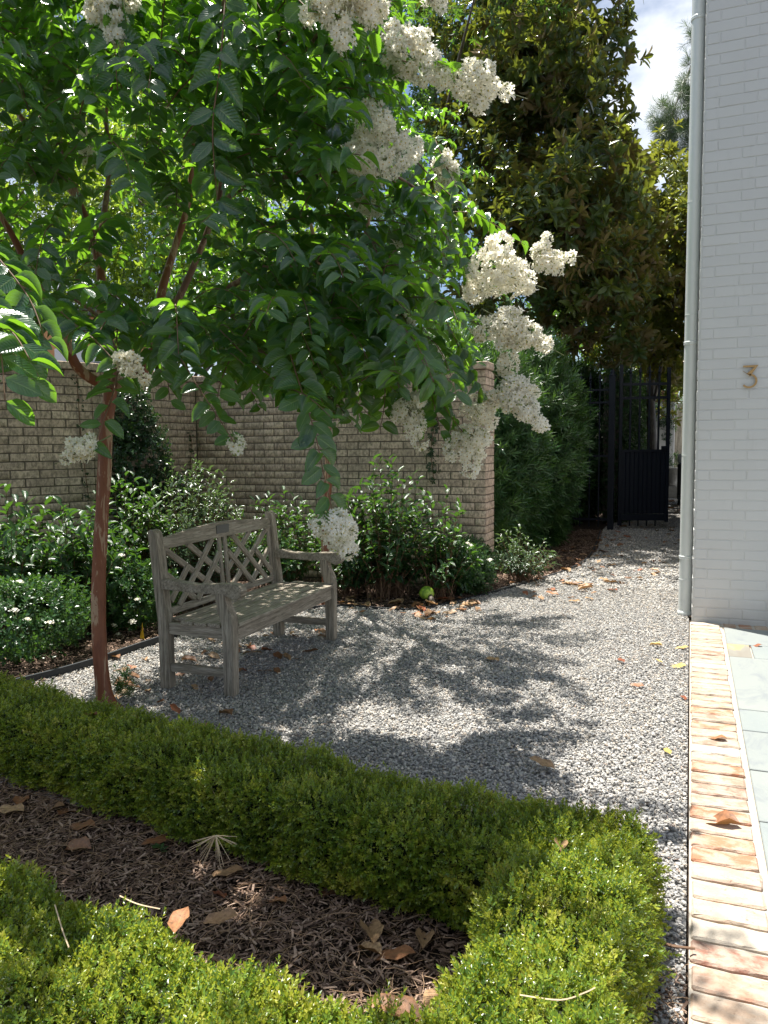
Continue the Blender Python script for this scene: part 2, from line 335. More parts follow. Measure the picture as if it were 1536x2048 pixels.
def mk_pebble():
    t = NT('grey_pebble'); c = t.ramp(t.rnd(), [(0, (0.2, 0.195, 0.185)), (0.25, (0.31, 0.3, 0.285)), (0.5, (0.41, 0.4, 0.375)), (0.72, (0.52, 0.5, 0.465)), (0.82, (0.43, 0.355, 0.27)), (0.93, (0.72, 0.66, 0.57)), (1, (0.22, 0.21, 0.2))])
    n = t.noise(2.0, 3, vec=t.obj()); c = t.mixc(t.math('MULTIPLY', n, 0.4), c, (0.2, 0.2, 0.2)); t.pbr(c, 0.75, spec=0.3); return t.m
M_pebble = mk_pebble()
def mk_gbase():
    t = NT('gravel_bed'); v = t.n('ShaderNodeTexVoronoi'); v.inputs['Scale'].default_value = 60; t.l(t.pos((1, 1, 0.2)), v.inputs['Vector'])
    sp = t.n('ShaderNodeSeparateColor'); t.l(v.outputs['Color'], sp.inputs[0])
    c = t.ramp(sp.outputs[0], [(0, (0.16, 0.16, 0.165)), (0.5, (0.33, 0.325, 0.315)), (1, (0.5, 0.48, 0.45))])
    c = t.mixc(t.ramp(v.outputs['Distance'], [(0.4, 0.0), (0.85, 0.8)]), c, (0.06, 0.055, 0.05))
    t.pbr(c, 0.9, t.bump(v.outputs['Distance'], -0.8, 0.012), spec=0.2); return t.m
M_gbase = mk_gbase()
def mk_soil():
    t = NT('dark_mulch_soil'); n1 = t.noise(26, 7, 0.75, t.pos((1, 1, 1)), 1.5); n2 = t.noise(3, 3, 0.5, t.pos())
    c = t.ramp(n1, [(0.3, (0.018, 0.013, 0.01)), (0.55, (0.05, 0.036, 0.027)), (0.75, (0.13, 0.09, 0.065))]); t.pbr(c, 0.95, t.bump(n1, 0.9, 0.02), spec=0.1); return t.m
M_soil = mk_soil()
def mk_chip():
    t = NT('mulch_chip'); c = t.ramp(t.rnd(), [(0, (0.07, 0.046, 0.034)), (0.35, (0.14, 0.092, 0.068)), (0.6, (0.24, 0.165, 0.125)), (0.85, (0.42, 0.31, 0.24)), (1, (0.1, 0.062, 0.045))])
    t.pbr(c, 0.9, spec=0.15); return t.m
M_chip = mk_chip()
M_needle = flat('dry_needle', (0.34, 0.22, 0.13), 0.7)
M_straw = flat('pale_straw', (0.55, 0.42, 0.27), 0.7)
# --- metals, paints
M_black = flat('black_iron_paint', (0.003, 0.006, 0.014), 0.5, spec=0.3)
M_edging = flat('black_edging_steel', (0.012, 0.016, 0.02), 0.6)
def mk_ds():
    t = NT('pale_grey_gutter_metal'); n = t.noise(6, 3, 0.5, t.pos((1, 1, 0.3))); c = t.mixc(n, (0.58, 0.61, 0.605), (0.66, 0.69, 0.685)); t.pbr(c, 0.38, spec=0.5, metal=0.1); return t.m
M_ds = mk_ds()
M_brass = flat('brass', (0.42, 0.27, 0.12), 0.42, metal=0.75)
M_plaque = flat('pewter_plaque', (0.13, 0.13, 0.125), 0.5, metal=0.4)
M_flag = flat('yellow_flag', (0.75, 0.48, 0.02), 0.6)
def mk_moss():
    t = NT('algae_covered_glass'); n = t.noise(16, 4, 0.6, t.obj()); c = t.ramp(n, [(0.35, (0.09, 0.19, 0.02)), (0.55, (0.3, 0.47, 0.04)), (0.7, (0.42, 0.5, 0.12))]); t.pbr(c, 0.5, t.bump(n, 0.3, 0.004)); return t.m
M_moss = mk_moss()
M_bronze = flat('weathered_bronze', (0.11, 0.09, 0.075), 0.6, metal=0.3)
M_stucco = mk_rough('orange_stucco', (0.6, 0.31, 0.14), (0.68, 0.37, 0.18), 20, 0.3)
M_trim = flat('white_trim', (0.78, 0.78, 0.78), 0.6)
M_glass = flat('window_glass', (0.05, 0.07, 0.08), 0.05, spec=0.8)
M_rooft = mk_rough('grey_roofing', (0.08, 0.08, 0.085), (0.14, 0.14, 0.14), 12)
M_stone = mk_rough('pale_cast_stone', (0.3, 0.29, 0.26), (0.45, 0.43, 0.39), 14)
M_bin = flat('black_plastic', (0.015, 0.016, 0.018), 0.45)
M_binlid = flat('white_plastic', (0.7, 0.72, 0.72), 0.4)

# ------------------------------------------------------------------ prototypes for foliage
def leaf_proto(name, mat, w=0.42, fold=0.25, curl=0.25, n=4, tip=1.0, wave=0.0, stalk=0.05, base=0.5):
    """one leaf, length 1 along +Y, upper side +Z"""
    V = []; UV = []; Fc = []
    for i in range(n+1):
        t = i/n; y = stalk + (1-stalk)*t; ww = w/2*(sin(pi*min(1, t**base if base != 1 else t)**tip) if 0 < t < 1 else 0.0) if False else w/2*(4*t*(1-t))**0.62*(1.15-0.3*t)
        if i in (0, n): ww = 0.004
        z0 = -curl*t*t; zz = fold*ww + wave*sin(t*9)*0.02
        V += [(-ww, y, z0+zz+wave*0.03*sin(t*12)), (0, y, z0), (ww, y, z0+zz-wave*0.03*sin(t*12+1))]; UV += [(0, t), (0.5, t), (1, t)]
    for i in range(n):
        a = 3*i; Fc += [(a, a+1, a+4, a+3), (a+1, a+2, a+5, a+4)]
    m = mesh(name, V, Fc, mat, True); uvl = m.uv_layers.new(name='UVMap')
    for lp in m.loops: uvl.data[lp.index].uv = UV[lp.vertex_index]
    return m
def combine(name, items, mats):
    """items: (mesh, Matrix, material index) -> one mesh keeping UVs"""
    bm = bmesh.new()
    for m, M, mi in items:
        n0 = len(bm.verts); f0 = len(bm.faces); bm.from_mesh(m); bm.verts.ensure_lookup_table(); bm.faces.ensure_lookup_table()
        bmesh.ops.transform(bm, matrix=M, verts=bm.verts[n0:])
        for f in bm.faces[f0:]: f.material_index = mi; f.smooth = True
    me = bpy.data.meshes.new(name); bm.to_mesh(me); bm.free()
    for q in mats: me.materials.append(q)
    return me
def frame(d, n):
    d = Vector(d).normalized(); n = Vector(n); n = (n - d*n.dot(d)).normalized(); x = d.cross(n)
    return Matrix((x, d, n)).transposed()
def TRS(p, R3, s=1.0):
    M = (R3*s).to_4x4() if isinstance(R3, Matrix) else R3; M.translation = Vector(p); return M
PROTO = {}
def P_leaves(key, mat, **k):
    PROTO[key] = [leaf_proto('leaf', mat, fold=0.2+0.5*j, curl=0.08+0.16*j, wave=0.6*(j % 2), **k) for j in range(3)]
P_leaves('crape', M_crape, w=0.52, n=6)
P_leaves('mag', M_mag, w=0.38, n=4)
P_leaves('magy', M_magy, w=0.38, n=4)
P_leaves('shrub', M_shrub, w=0.42, n=4)
P_leaves('silver', M_silver, w=0.42, n=4)
P_leaves('oak', M_oak, w=0.34, n=2)
P_leaves('back', M_back, w=0.36, n=2)
P_leaves('dry', M_dry, w=0.42, n=6)
def sprig(name, leaf, nleaf, length, leaflen, tw, seed, spread=70, droop=0.0, twigmat=M_twig):
    r = random.Random(seed); items = []
    V, Fc = tube([(0, 0, 0), (0, 0, length)], [tw, tw*0.5], 3, False); items.append((mesh('twig', V, Fc), Matrix.Identity(4), 1))
    for i in range(nleaf):
        t = (i+0.5)/nleaf; a = i*2.4+r.random()*0.6; el = radians(spread*(1-t*0.75))+r.uniform(-0.2, 0.2)
        d = Vector((cos(a)*sin(el), sin(a)*sin(el), cos(el)-droop)); nn = Vector((-cos(a)*cos(el), -sin(a)*cos(el), sin(el)+0.3))
        items.append((leaf[r.randrange(len(leaf))], TRS((0, 0, length*t), frame(d, nn), leaflen*r.uniform(0.75, 1.2)), 0))
    return combine(name, items, [leaf[0].materials[0], twigmat])
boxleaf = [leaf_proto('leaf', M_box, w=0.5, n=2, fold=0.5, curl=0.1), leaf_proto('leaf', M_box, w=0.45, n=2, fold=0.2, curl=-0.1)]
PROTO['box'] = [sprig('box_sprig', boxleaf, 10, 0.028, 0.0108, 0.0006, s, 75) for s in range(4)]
roseleaf = [leaf_proto('leaf', M_rose, w=0.55, n=2)]
PROTO['rose'] = [sprig('rose_sprig', roseleaf, 9, 0.07, 0.03, 0.001, s, 80) for s in range(4)]
ivyleaf = [leaf_proto('leaf', M_ivy, w=0.8, n=2)]
PROTO['ivy'] = [sprig('ivy_sprig', ivyleaf, 7, 0.06, 0.03, 0.001, s, 85) for s in range(3)]
podoleaf = [leaf_proto('leaf', M_podo, w=0.13, n=2, curl=0.15)]
PROTO['podo'] = [sprig('podocarpus_sprig', podoleaf, 26, 0.13, 0.095, 0.0015, s, 80) for s in range(3)]
pineleaf = [leaf_proto('leaf', M_pine, w=0.03, n=2, curl=0.1)]
PROTO['pine'] = [sprig('pine_tuft', pineleaf, 46, 0.12, 0.2, 0.006, s, 95, twigmat=M_barkgrey) for s in range(3)]
PROTO['magro'] = [sprig('magnolia_rosette', PROTO['mag'], 9, 0.1, 0.19, 0.005, s, 85, twigmat=M_barkgrey) for s in range(4)]
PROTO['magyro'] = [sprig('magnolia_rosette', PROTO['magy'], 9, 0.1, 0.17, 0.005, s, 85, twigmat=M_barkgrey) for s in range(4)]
PROTO['oaksp'] = [sprig('laurel_sprig', PROTO['oak'], 14, 0.28, 0.095, 0.003, s, 75, twigmat=M_barkgrey) for s in range(4)]
PROTO['backsp'] = [sprig('leafy_sprig', PROTO['back'], 14, 0.3, 0.11, 0.003, s, 75, twigmat=M_barkgrey) for s in range(4)]
# crape myrtle floret: six crinkled petals round a yellow eye
def floret(seed):
    r = random.Random(seed); V = []; Fc = []; mi = []
    for k in range(6):
        a = 2*pi*k/6 + r.uniform(-0.15, 0.15); ca, sa = cos(a), sin(a); px, py = -sa, ca; h = r.uniform(0.05, 0.35)
        o = len(V)
        for (u, w, z) in ((0.12, 0.05, 0.0), (0.12, -0.05, 0.0), (0.55, 0.3, h*0.6), (0.62, 0.0, h*0.9+0.1), (0.55, -0.3, h*0.5), (0.95, 0.2, h-0.05), (1.0, -0.18, h+0.1)):
            V.append((u*ca+w*px, u*sa+w*py, z+r.uniform(-0.05, 0.05)))
        for f in ((0, 1, 3), (0, 3, 2), (1, 4, 3), (2, 3, 5), (3, 4, 6), (3, 6, 5)): Fc.append(tuple(o+i for i in f)); mi.append(0)
    o = len(V)
    for k in range(5): V.append((0.17*cos(k*1.257), 0.17*sin(k*1.257), 0.16))
    V.append((0, 0, 0.3)); V.append((0, 0, -0.15))
    for k in range(5): Fc.append((o+k, o+(k+1) % 5, o+5)); mi.append(1); Fc.append((o+(k+1) % 5, o+k, o+6)); mi.append(2)
    m = mesh('floret', V, Fc); [m.materials.append(q) for q in (M_petal, M_stamen, M_bud)]
    m.polygons.foreach_set('material_index', mi); m.update(); return m
PROTO['floret'] = [floret(s) for s in range(4)]
def budproto():
    bm = bmesh.new(); bmesh.ops.create_icosphere(bm, subdivisions=1, radius=0.5)
    bmesh.ops.translate(bm, vec=(0, 0, 0.3), verts=bm.verts); return bm_mesh('bud', bm, M_bud, True)
PROTO['bud'] = [budproto()]
def pebble(seed):
    r = random.Random(seed); bm = bmesh.new(); bmesh.ops.create_icosphere(bm, subdivisions=1, radius=0.5)
    for v in bm.verts: v.co *= r.uniform(0.7, 1.15)
    bmesh.ops.scale(bm, vec=(1.2, 0.85, 0.7), verts=bm.verts); return bm_mesh('pebble', bm, M_pebble)
PROTO['pebble'] = [pebble(s) for s in range(7)]
def chip(seed):
    r = random.Random(seed); m = box_mesh('chip', 1, 0.16*r.uniform(0.6, 1.6), 0.06, M_chip)
    for v in m.vertices: v.co.y += r.uniform(-0.05, 0.05); v.co.z += r.uniform(-0.03, 0.03)+0.06*v.co.x*v.co.x; v.co.x += r.uniform(-0.12, 0.12)
    return m
PROTO['chip'] = [chip(s) for s in range(5)]
def needle(seed, mat):
    r = random.Random(seed); V, Fc = tube(smooth_path([(0, 0, 0), (0.35, r.uniform(-0.1, 0.1), 0.05), (0.7, r.uniform(-0.1, 0.1), 0.06), (1, r.uniform(-0.2, 0.2), 0.0)], 2), [0.006]*7, 3, False)
    return mesh('needle', V, Fc, mat)
PROTO['needle'] = [needle(s, M_needle) for s in range(4)]
PROTO['dryro'] = PROTO['dry']

# ------------------------------------------------------------------ scatter: one object made of many instances
_groups = {}
def scatter_group(key):
    if key in _groups: return _groups[key]
    g = bpy.data.node_groups.new('scatter_'+key, 'GeometryNodeTree')
    g.interface.new_socket('Geometry', in_out='INPUT', socket_type='NodeSocketGeometry'); g.interface.new_socket('Geometry', in_out='OUTPUT', socket_type='NodeSocketGeometry')
    N = g.nodes.new; gi = N('NodeGroupInput'); go = N('NodeGroupOutput'); ip = N('GeometryNodeInstanceOnPoints'); jn = N('GeometryNodeJoinGeometry')
    for m in PROTO[key]:
        ob = bpy.data.objects.new('proto_'+key, m)          # never linked to the scene: only a source for the instances
        oi = N('GeometryNodeObjectInfo'); oi.inputs['Object'].default_value = ob; oi.inputs['As Instance'].default_value = True
        g.links.new(oi.outputs['Geometry'], jn.inputs[0])
    def na(nm, dt):
        a = N('GeometryNodeInputNamedAttribute'); a.data_type = dt; a.inputs['Name'].default_value = nm; return [o for o in a.outputs if o.enabled][0]
    e2r = N('FunctionNodeEulerToRotation')
    ip.inputs['Pick Instance'].default_value = True
    g.links.new(gi.outputs[0], ip.inputs['Points']); g.links.new(jn.outputs[0], ip.inputs['Instance'])
    g.links.new(na('pick', 'INT'), ip.inputs['Instance Index'])
    g.links.new(na('rot', 'FLOAT_VECTOR'), e2r.inputs[0]); g.links.new(e2r.outputs[0], ip.inputs['Rotation'])
    g.links.new(na('scl', 'FLOAT'), ip.inputs['Scale']); g.links.new(ip.outputs[0], go.inputs[0])
    _groups[key] = g; return g
def eulers(R):
    """R: n x 3 x 3 with columns x, y, z"""
    ry = -np.arcsin(np.clip(R[:, 2, 0], -1, 1)); rx = np.arctan2(R[:, 2, 1], R[:, 2, 2]); rz = np.arctan2(R[:, 1, 0], R[:, 0, 0])
    return np.stack([rx, ry, rz], 1)
def scatter(name, key, P, R, S, parent=None, kind='stuff'):
    P = np.asarray(P, float); n = len(P)
    m = bpy.data.meshes.new(name); m.vertices.add(n)
    off = np.array(parent.location) if parent is not None else np.zeros(3)
    m.vertices.foreach_set('co', (P-off).ravel())
    E = R if R.ndim == 2 else eulers(R)
    a = m.attributes.new('rot', 'FLOAT_VECTOR', 'POINT'); a.data.foreach_set('vector', E.astype(np.float32).ravel())
    a = m.attributes.new('scl', 'FLOAT', 'POINT'); a.data.foreach_set('value', np.asarray(S, np.float32))
    a = m.attributes.new('pick', 'INT', 'POINT'); a.data.foreach_set('value', rng.integers(0, len(PROTO[key]), n).astype(np.int32))
    m.update(); m.materials.append(PROTO[key][0].materials[0])
    o = link(name, m, parent); md = o.modifiers.new('scatter', 'NODES'); md.node_group = scatter_group(key)
    if kind: o['kind'] = kind
    return o
def nrmz(v): return v/np.maximum(np.linalg.norm(v, axis=-1, keepdims=True), 1e-9)
def frames(D, Nn):
    D = nrmz(np.asarray(D, float)); Nn = np.asarray(Nn, float); Nn = nrmz(Nn - D*np.sum(D*Nn, 1, keepdims=True)); X = np.cross(D, Nn)
    return np.stack([X, D, Nn], 2)
def up_frames(U):
    """frames whose local Z follows U, random spin"""
    U = nrmz(np.asarray(U, float)); A = nrmz(np.cross(U, rng.normal(size=U.shape))); B = np.cross(U, A)
    return np.stack([A, B, U], 2)
def leaves_split(root, key, P, R, S, nparts, name='leaf', vis=None, score=None):
    """the leaves that show largest become parts, the rest one stuff part"""
    P = np.asarray(P); x, y, Z = proj(P); ok = (x > 0) & (x < 1536) & (y > 0) & (y < 2048) & (Z > 0.3)
    if vis is not None: ok &= vis(x, y)
    sc = np.where(ok, np.asarray(S)/Z if score is None else score, -1); order = np.argsort(-sc); pick = [i for i in order[:nparts] if sc[i] > 0]
    mask = np.ones(len(P), bool); mask[pick] = False
    off = np.array(root.location); pr = PROTO[key]
    for i in pick:
        o = link(name, pr[int(rng.integers(len(pr)))], root)
        M = Matrix([list(r) for r in R[i]]) * float(S[i]); M = M.to_4x4(); M.translation = Vector(P[i]-off); o.matrix_local = M
    if mask.any(): scatter('leaves', key, P[mask], R[mask], np.asarray(S)[mask], root)

# =================================================================== THE GROUND
soil = quadsheet('ground', [(-300, -60), (300, -60), (300, 400), (-300, 400)], -0.03, M_soil)
def in_poly_pts(poly, n):
    a = np.array(poly); lo = a.min(0); hi = a.max(0); out = np.empty((0, 2))
    while len(out) < n:
        q = lo + rng.random((n, 2))*(hi-lo); out = np.vstack([out, q[in_poly(q[:, 0], q[:, 1], poly)]])
    return out[:n]
gravel_poly = [(0.02, -0.5), (0.02, 45), (-1.0, 45), (-1.25, 20), (-1.35, 13.4), (-1.15, 10.7), (-1.2, 9.3), (-1.55, 7.9), (-1.9, 7.0), (-2.2, 6.3), (-2.95, 6.25), (-3.55, 5.5), (-3.68, 4.6), (-3.75, 3.6), (-3.9, 3.1), (-4.2, 2.5), (-0.4, 2.2), (-0.06, 1.9), (-0.04, -0.5)]
quadsheet('gravel_path', gravel_poly, -0.014, M_gbase)
quadsheet('ground_beyond_gate', [(0.03, 20), (6, 20), (6, 45), (0.03, 45)], -0.016, M_gbase)
# loose stones
poly_near = [(0.015, 1.2), (0.015, 8.2), (-1.6, 8.2), (-1.9, 7.1), (-2.2, 6.35), (-2.95, 6.3), (-3.6, 5.5), (-3.75, 4.0), (-3.9, 3.1), (-3.6, 2.6), (-2.3, 2.5), (-0.5, 2.25), (-0.06, 2.1), (-0.04, 1.2)]
gp = in_poly_pts(poly_near, 145000)
dcam = np.hypot(gp[:, 0], gp[:, 1]); keep = rng.random(len(gp)) < np.clip(1.6-dcam/8.5, 0.45, 1.0); gp = gp[keep]
pl2 = [(0.02, 8.0), (0.02, 22), (-1.2, 22), (-1.35, 13.4), (-1.15, 10.7), (-1.2, 9.3), (-1.6, 8.0)]
gp2 = in_poly_pts(pl2, 26000)
S1 = np.clip(rng.lognormal(math.log(0.0118), 0.28, len(gp)), 0.007, 0.026); S2 = rng.uniform(0.018, 0.032, len(gp2))
GP = np.vstack([np.c_[gp, rng.uniform(-0.012, 0.003, len(gp))], np.c_[gp2, rng.uniform(-0.012, 0.002, len(gp2))]])
E_ = np.c_[rng.normal(0, 0.4, len(GP)), rng.normal(0, 0.4, len(GP)), rng.uniform(0, 6.28, len(GP))]
g = scatter('gravel', 'pebble', GP, E_, np.r_[S1, S2]); tag(g, 'loose grey and white gravel stones covering the garden path', 'gravel')

def chips(name, poly, n, label, smin=0.02, smax=0.05, nd=600):
    n = int(n*1.7); smin *= 0.6; smax *= 0.75
    q = in_poly_pts(poly, n); Pp = np.c_[q, rng.uniform(-0.025, 0.004, n)]
    E2 = np.c_[rng.normal(0, 0.25, n), rng.normal(0, 0.25, n), rng.uniform(0, 6.28, n)]
    o = scatter(name, 'chip', Pp, E2, rng.uniform(smin, smax, n)); tag(o, label, 'mulch')
    q = in_poly_pts(poly, nd); o = scatter('pine_straw', 'needle', np.c_[q, rng.uniform(-0.015, 0.012, nd)], np.c_[rng.normal(0, 0.15, nd), rng.normal(0, 0.15, nd), rng.uniform(0, 6.28, nd)], rng.uniform(0.05, 0.15, nd))
    tag(o, 'dry pine needles strewn over the '+label.split(' in ')[-1].split(' under ')[-1], 'pine needles')
q_ = in_poly_pts(poly_near, 2600); o_ = scatter('fine_debris', 'chip', np.c_[q_, rng.uniform(0.0, 0.008, 2600)], np.c_[rng.normal(0, 0.2, 2600), rng.normal(0, 0.2, 2600), rng.uniform(0, 6.28, 2600)], rng.uniform(0.005, 0.02, 2600)); tag(o_, 'small bits of bark and leaf strewn over the gravel', 'debris')
chips('mulch', [(-3.2, 1.4), (-0.3, 1.2), (-0.35, 2.2), (-3.2, 2.6)], 15000, 'brown wood mulch in the small bed between the clipped hedges', 0.015, 0.045, 3200)
chips('mulch', [(-4.4, 2.6), (-3.75, 3.2), (-3.7, 4.6), (-3.55, 5.5), (-2.95, 6.25), (-2.2, 6.3), (-1.9, 7.0), (-2.2, 7.6), (-5.4, 7.5), (-5.5, 5.5), (-5.9, 4.5)], 12000, 'dark mulch in the shrub bed under the brick wall', 0.02, 0.05, 900)
chips('mulch', [(-1.9, 7.0), (-1.55, 7.9), (-1.2, 9.3), (-1.15, 10.7), (-1.35, 13.4), (-1.7, 13.4), (-2.2, 10), (-2.6, 7.6)], 6000, 'reddish mulch in the strip under the podocarpus', 0.025, 0.06, 500)
chips('mulch', [(-0.1, 0.9), (0.02, 0.9), (0.02, 2.15), (-0.1, 2.15)], 900, 'brown mulch crumbs in the gap beside the brick edging', 0.015, 0.04, 120)

# =================================================================== PATIO: brick edging and bluestone
EDX0, EDX1 = 0.03, 0.253
edg = link('brick_edging', box_mesh('mortar_bed', 0.236, 8.4, 0.05, M_limemortar, c=((EDX0+EDX1)/2+0.004, 2.4, -0.023))); tag(edg, 'strip of old reclaimed bricks in cream mortar edging the patio', 'brick edging', kind='structure')
eb = box_mesh('brick', 0.2145, 0.097, 0.06, M_edge, 0.006)
ebs = []
for q in range(4):
    m = eb.copy(); bm = bmesh.new(); bm.from_mesh(m); bmesh.ops.subdivide_edges(bm, edges=[e for e in bm.edges if abs((e.verts[0].co-e.verts[1].co).x) > 0.1], cuts=5)
    r = random.Random(q)
    for v in bm.verts: v.co += Vector((r.uniform(-0.0022, 0.0022), r.uniform(-0.0028, 0.0028), r.uniform(-0.0018, 0.0012)))
    bm.to_mesh(m); bm.free(); ebs.append(m)
y = -1.7; k = 0
while y < 6.52:
    o = link('brick', ebs[k % 4], edg, TRS(((EDX0+EDX1)/2+random.uniform(-0.003, 0.003), y, -0.016+random.uniform(-0.002, 0.002)), Matrix.Rotation(random.gauss(0, 0.014)+(pi if k % 3 == 0 else 0), 3, 'Z'))); y += 0.1125; k += 1
pat = quadsheet('patio', [(EDX1+0.006, -2), (5, -2), (5, 6.6), (EDX1+0.006, 6.6)], -0.004, M_limemortar)
tag(pat, 'patio of pale bluestone slabs beside the white wall', 'patio')
rows = [(6.45, 5.93), (5.93, 5.57), (5.57, 4.46), (4.46, 4.13), (4.13, 3.63), (3.63, 3.13), (3.13, 2.5), (2.5, 1.7), (1.7, 1.0), (1.0, 0.2), (0.2, -0.6), (-0.6, -1.6)]
for i, (ya, yb) in enumerate(rows):
    cuts = [EDX1+0.016]; x = EDX1+0.016
    if i == 1: cuts.append(0.425)
    while x < 4.2: x += random.choice([0.75, 0.95, 1.15, 0.85])+(0.15*(i % 2)); cuts.append(x)
    cuts = sorted(cuts)
    for a, b in zip(cuts[:-1], cuts[1:]):
        w = b-a-0.012; h = ya-yb-0.012
        mt = M_slatey if (i == 1 and a < 0.4) else M_slate
        m = box_mesh('slab', w, h, 0.03, mt, 0.003)
        link('paving_slab', m, pat, Matrix.Translation(((a+b)/2, (ya+yb)/2, -0.002+random.uniform(-0.001, 0.001))))
# brick course along the wall foot
wf = link('wall_foot_bricks', box_mesh('mortar_bed', 4.6, 0.16, 0.03, M_limemortar, c=(2.56, 6.54, -0.012))); tag(wf, 'row of bricks laid along the foot of the white wall', 'brick edging', kind='structure')
for k in range(38): link('brick', ebs[k % 4], wf, TRS((0.32+0.1125*k, 6.53, -0.022), Matrix.Rotation(pi/2+random.gauss(0, 0.01), 3, 'Z'), 0.97))

# =================================================================== WHITE HOUSE
HX, HY = 0.05, 6.62; CH = 0.079; BL = 0.266
house = thing('white_house', (HX, HY, 0), 'white painted brick house corner at the right edge of the photo', 'house')
core = box_mesh('wall_core', 8.0, 13.0, 6.3, M_white, c=(4.0-0.0062, 6.5-0.0062, 3.12)); link('wall', core, house)
def wbrick(w): return box_mesh('brick', w-0.009, 0.02, CH-0.008, M_white, 0.004, 2)
wb_full, wb_head = wbrick(BL), wbrick(0.095)
cands = []
for c in range(80):
    z = -0.03 + CH*(c+0.5); x = 0.0; first = True
    while x < 7.9:
        w = 0.095 if (first and c % 2) else BL
        cands.append((x+w/2, z, w < 0.2)); x += w; first = False
cands.sort(key=lambda q: q[0])
vis = []; rest = []
for (x, z, h) in cands:
    px, py, Z = proj([(HX+x, HY, z)])
    (vis if (px[0] < 1600 and -60 < py[0] < 1300 and len(vis) < 300) else rest).append((x, z, h))
for x, z, h in vis: link('brick', wb_head if h else wb_full, house, Matrix.Translation((x, 0.001-random.uniform(0, 0.0022), z)))
for hh in (True, False):
    ms = [Matrix.Translation((x, 0.001-random.uniform(0, 0.002), z)) for x, z, h in rest if h == hh]
    if ms: link('bricks', merge_copies('bricks', wb_head if hh else wb_full, ms, M_white), house)['kind'] = 'stuff'
ms = []
Rs = Matrix.Rotation(pi/2, 4, 'Z')
for c in range(80):
    z = -0.03+CH*(c+0.5); yy = 0.0 if c % 2 else -BL+0.095
    while yy < 12.8: ms.append(Matrix.Translation((0.001-random.uniform(0, 0.0035), max(yy, 0)+BL/2 if yy >= 0 else 0.05, z)) @ (Rs if yy >= 0 else Rs @ Matrix.Diagonal((0.35, 1, 1, 1)))); yy += BL
link('bricks', merge_copies('side_bricks', wb_full, ms, M_white), house)['kind'] = 'stuff'
link('roof', solid('roof', *extrude_poly([(0.0, 6.28), (13.0, 6.28), (13.0, 6.36), (6.4, 8.4), (0.0, 6.36)], 7.98), M_rooft), house, Matrix.Translation((4.0, 0, 0)))
# downspout
ds = thing('downspout', (-0.012, 6.90, 0), 'round pale grey downspout standing against the white brick corner', 'downspout')
link('pipe', mesh('pipe', *lathe([(0.052, 0.02), (0.054, 0.022), (0.054, 0.3), (0.0555, 0.301), (0.0555, 0.306), (0.053, 0.307), (0.053, 5.2)], 56), M_ds), ds)
for z in (0.49, 2.27, 4.82): link('strap', mesh('strap', *lathe([(0.0535, z-0.016), (0.0575, z-0.014), (0.0585, z-0.004), (0.0565, z), (0.0585, z+0.004), (0.0575, z+0.014), (0.0535, z+0.016)], 28), M_ds, True), ds)
for z in (1.35, 2.5, 3.4): link('seam', mesh('seam', *lathe([(0.053, z-0.003), (0.0545, z-0.002), (0.0545, z+0.002), (0.053, z+0.003)], 28), M_ds, True), ds)
link('shoe', mesh('shoe', *lathe([(0.060, 0.0), (0.062, 0.004), (0.060, 0.03), (0.0545, 0.034)], 28), M_ds, True), ds)
prof = [(0.054, 5.12), (0.060, 5.13), (0.062, 5.22)]
z = 5.22
while z < 6.3: prof += [(0.060, z+0.002), (0.066, z+0.008), (0.060, z+0.014)]; z += 0.014
link('corrugated_elbow', mesh('corrugated_elbow', *lathe(prof, 28), M_ds, True), ds)
# brass numeral 3 on the wall: flat bar top, diagonal, round bowl
def ribbon(path, w, t):
    P = [Vector(p) for p in path]; n = len(P); V = []; Fc = []
    for i in range(n):
        d = (P[min(i+1, n-1)]-P[max(i-1, 0)]).normalized(); s = Vector((-d.y, d.x)) * w/2
        if 0 < i < n-1:
            d1 = (P[i]-P[i-1]).normalized(); d2 = (P[i+1]-P[i]).normalized(); cs = max(0.45, math.sqrt(max(0.05, (1+d1.dot(d2))/2))); s = s/cs
        for q in (P[i]+s, P[i]-s): V += [(q.x, 0, q.y), (q.x, -t, q.y)]
    for i in range(n-1):
        a = 4*i; b = a+4; Fc += [(a, a+2, b+2, b), (a+1, b+1, b+3, a+3), (a, b, b+1, a+1), (a+2, a+3, b+3, b+2)]
    Fc += [(0, 1, 3, 2), (4*(n-1), 4*(n-1)+2, 4*(n-1)+3, 4*(n-1)+1)]
    return V, Fc
r3 = 0.0395
path3 = [(-0.037, 0.086), (0.036, 0.086), (-0.006, 0.033)] + [(r3*cos(a)-0.002, r3*sin(a)-0.006) for a in np.linspace(radians(88), radians(-142), 22)]
npos = (lambda r: CAMP + r*((HY-0.02)/r.y))(ray(1499, 758))
num = link('house_number', solid('house_number', *ribbon(path3, 0.0115, 0.008), M_brass, 0.001)); num.location = npos + Vector((0, -0.003, -0.008)); num.scale = (1.28, 1.0, 1.22)
tag(num, 'brass numeral 3 fixed to the white painted brick wall', 'house number')
for sx, sz in ((0.015, 0.086), (0.0, -0.045)):
    V, Fc = tube([(sx, 0, sz), (sx, 0.022, sz)], [0.003, 0.003], 8); link('standoff', mesh('standoff', V, Fc, M_brass), num)

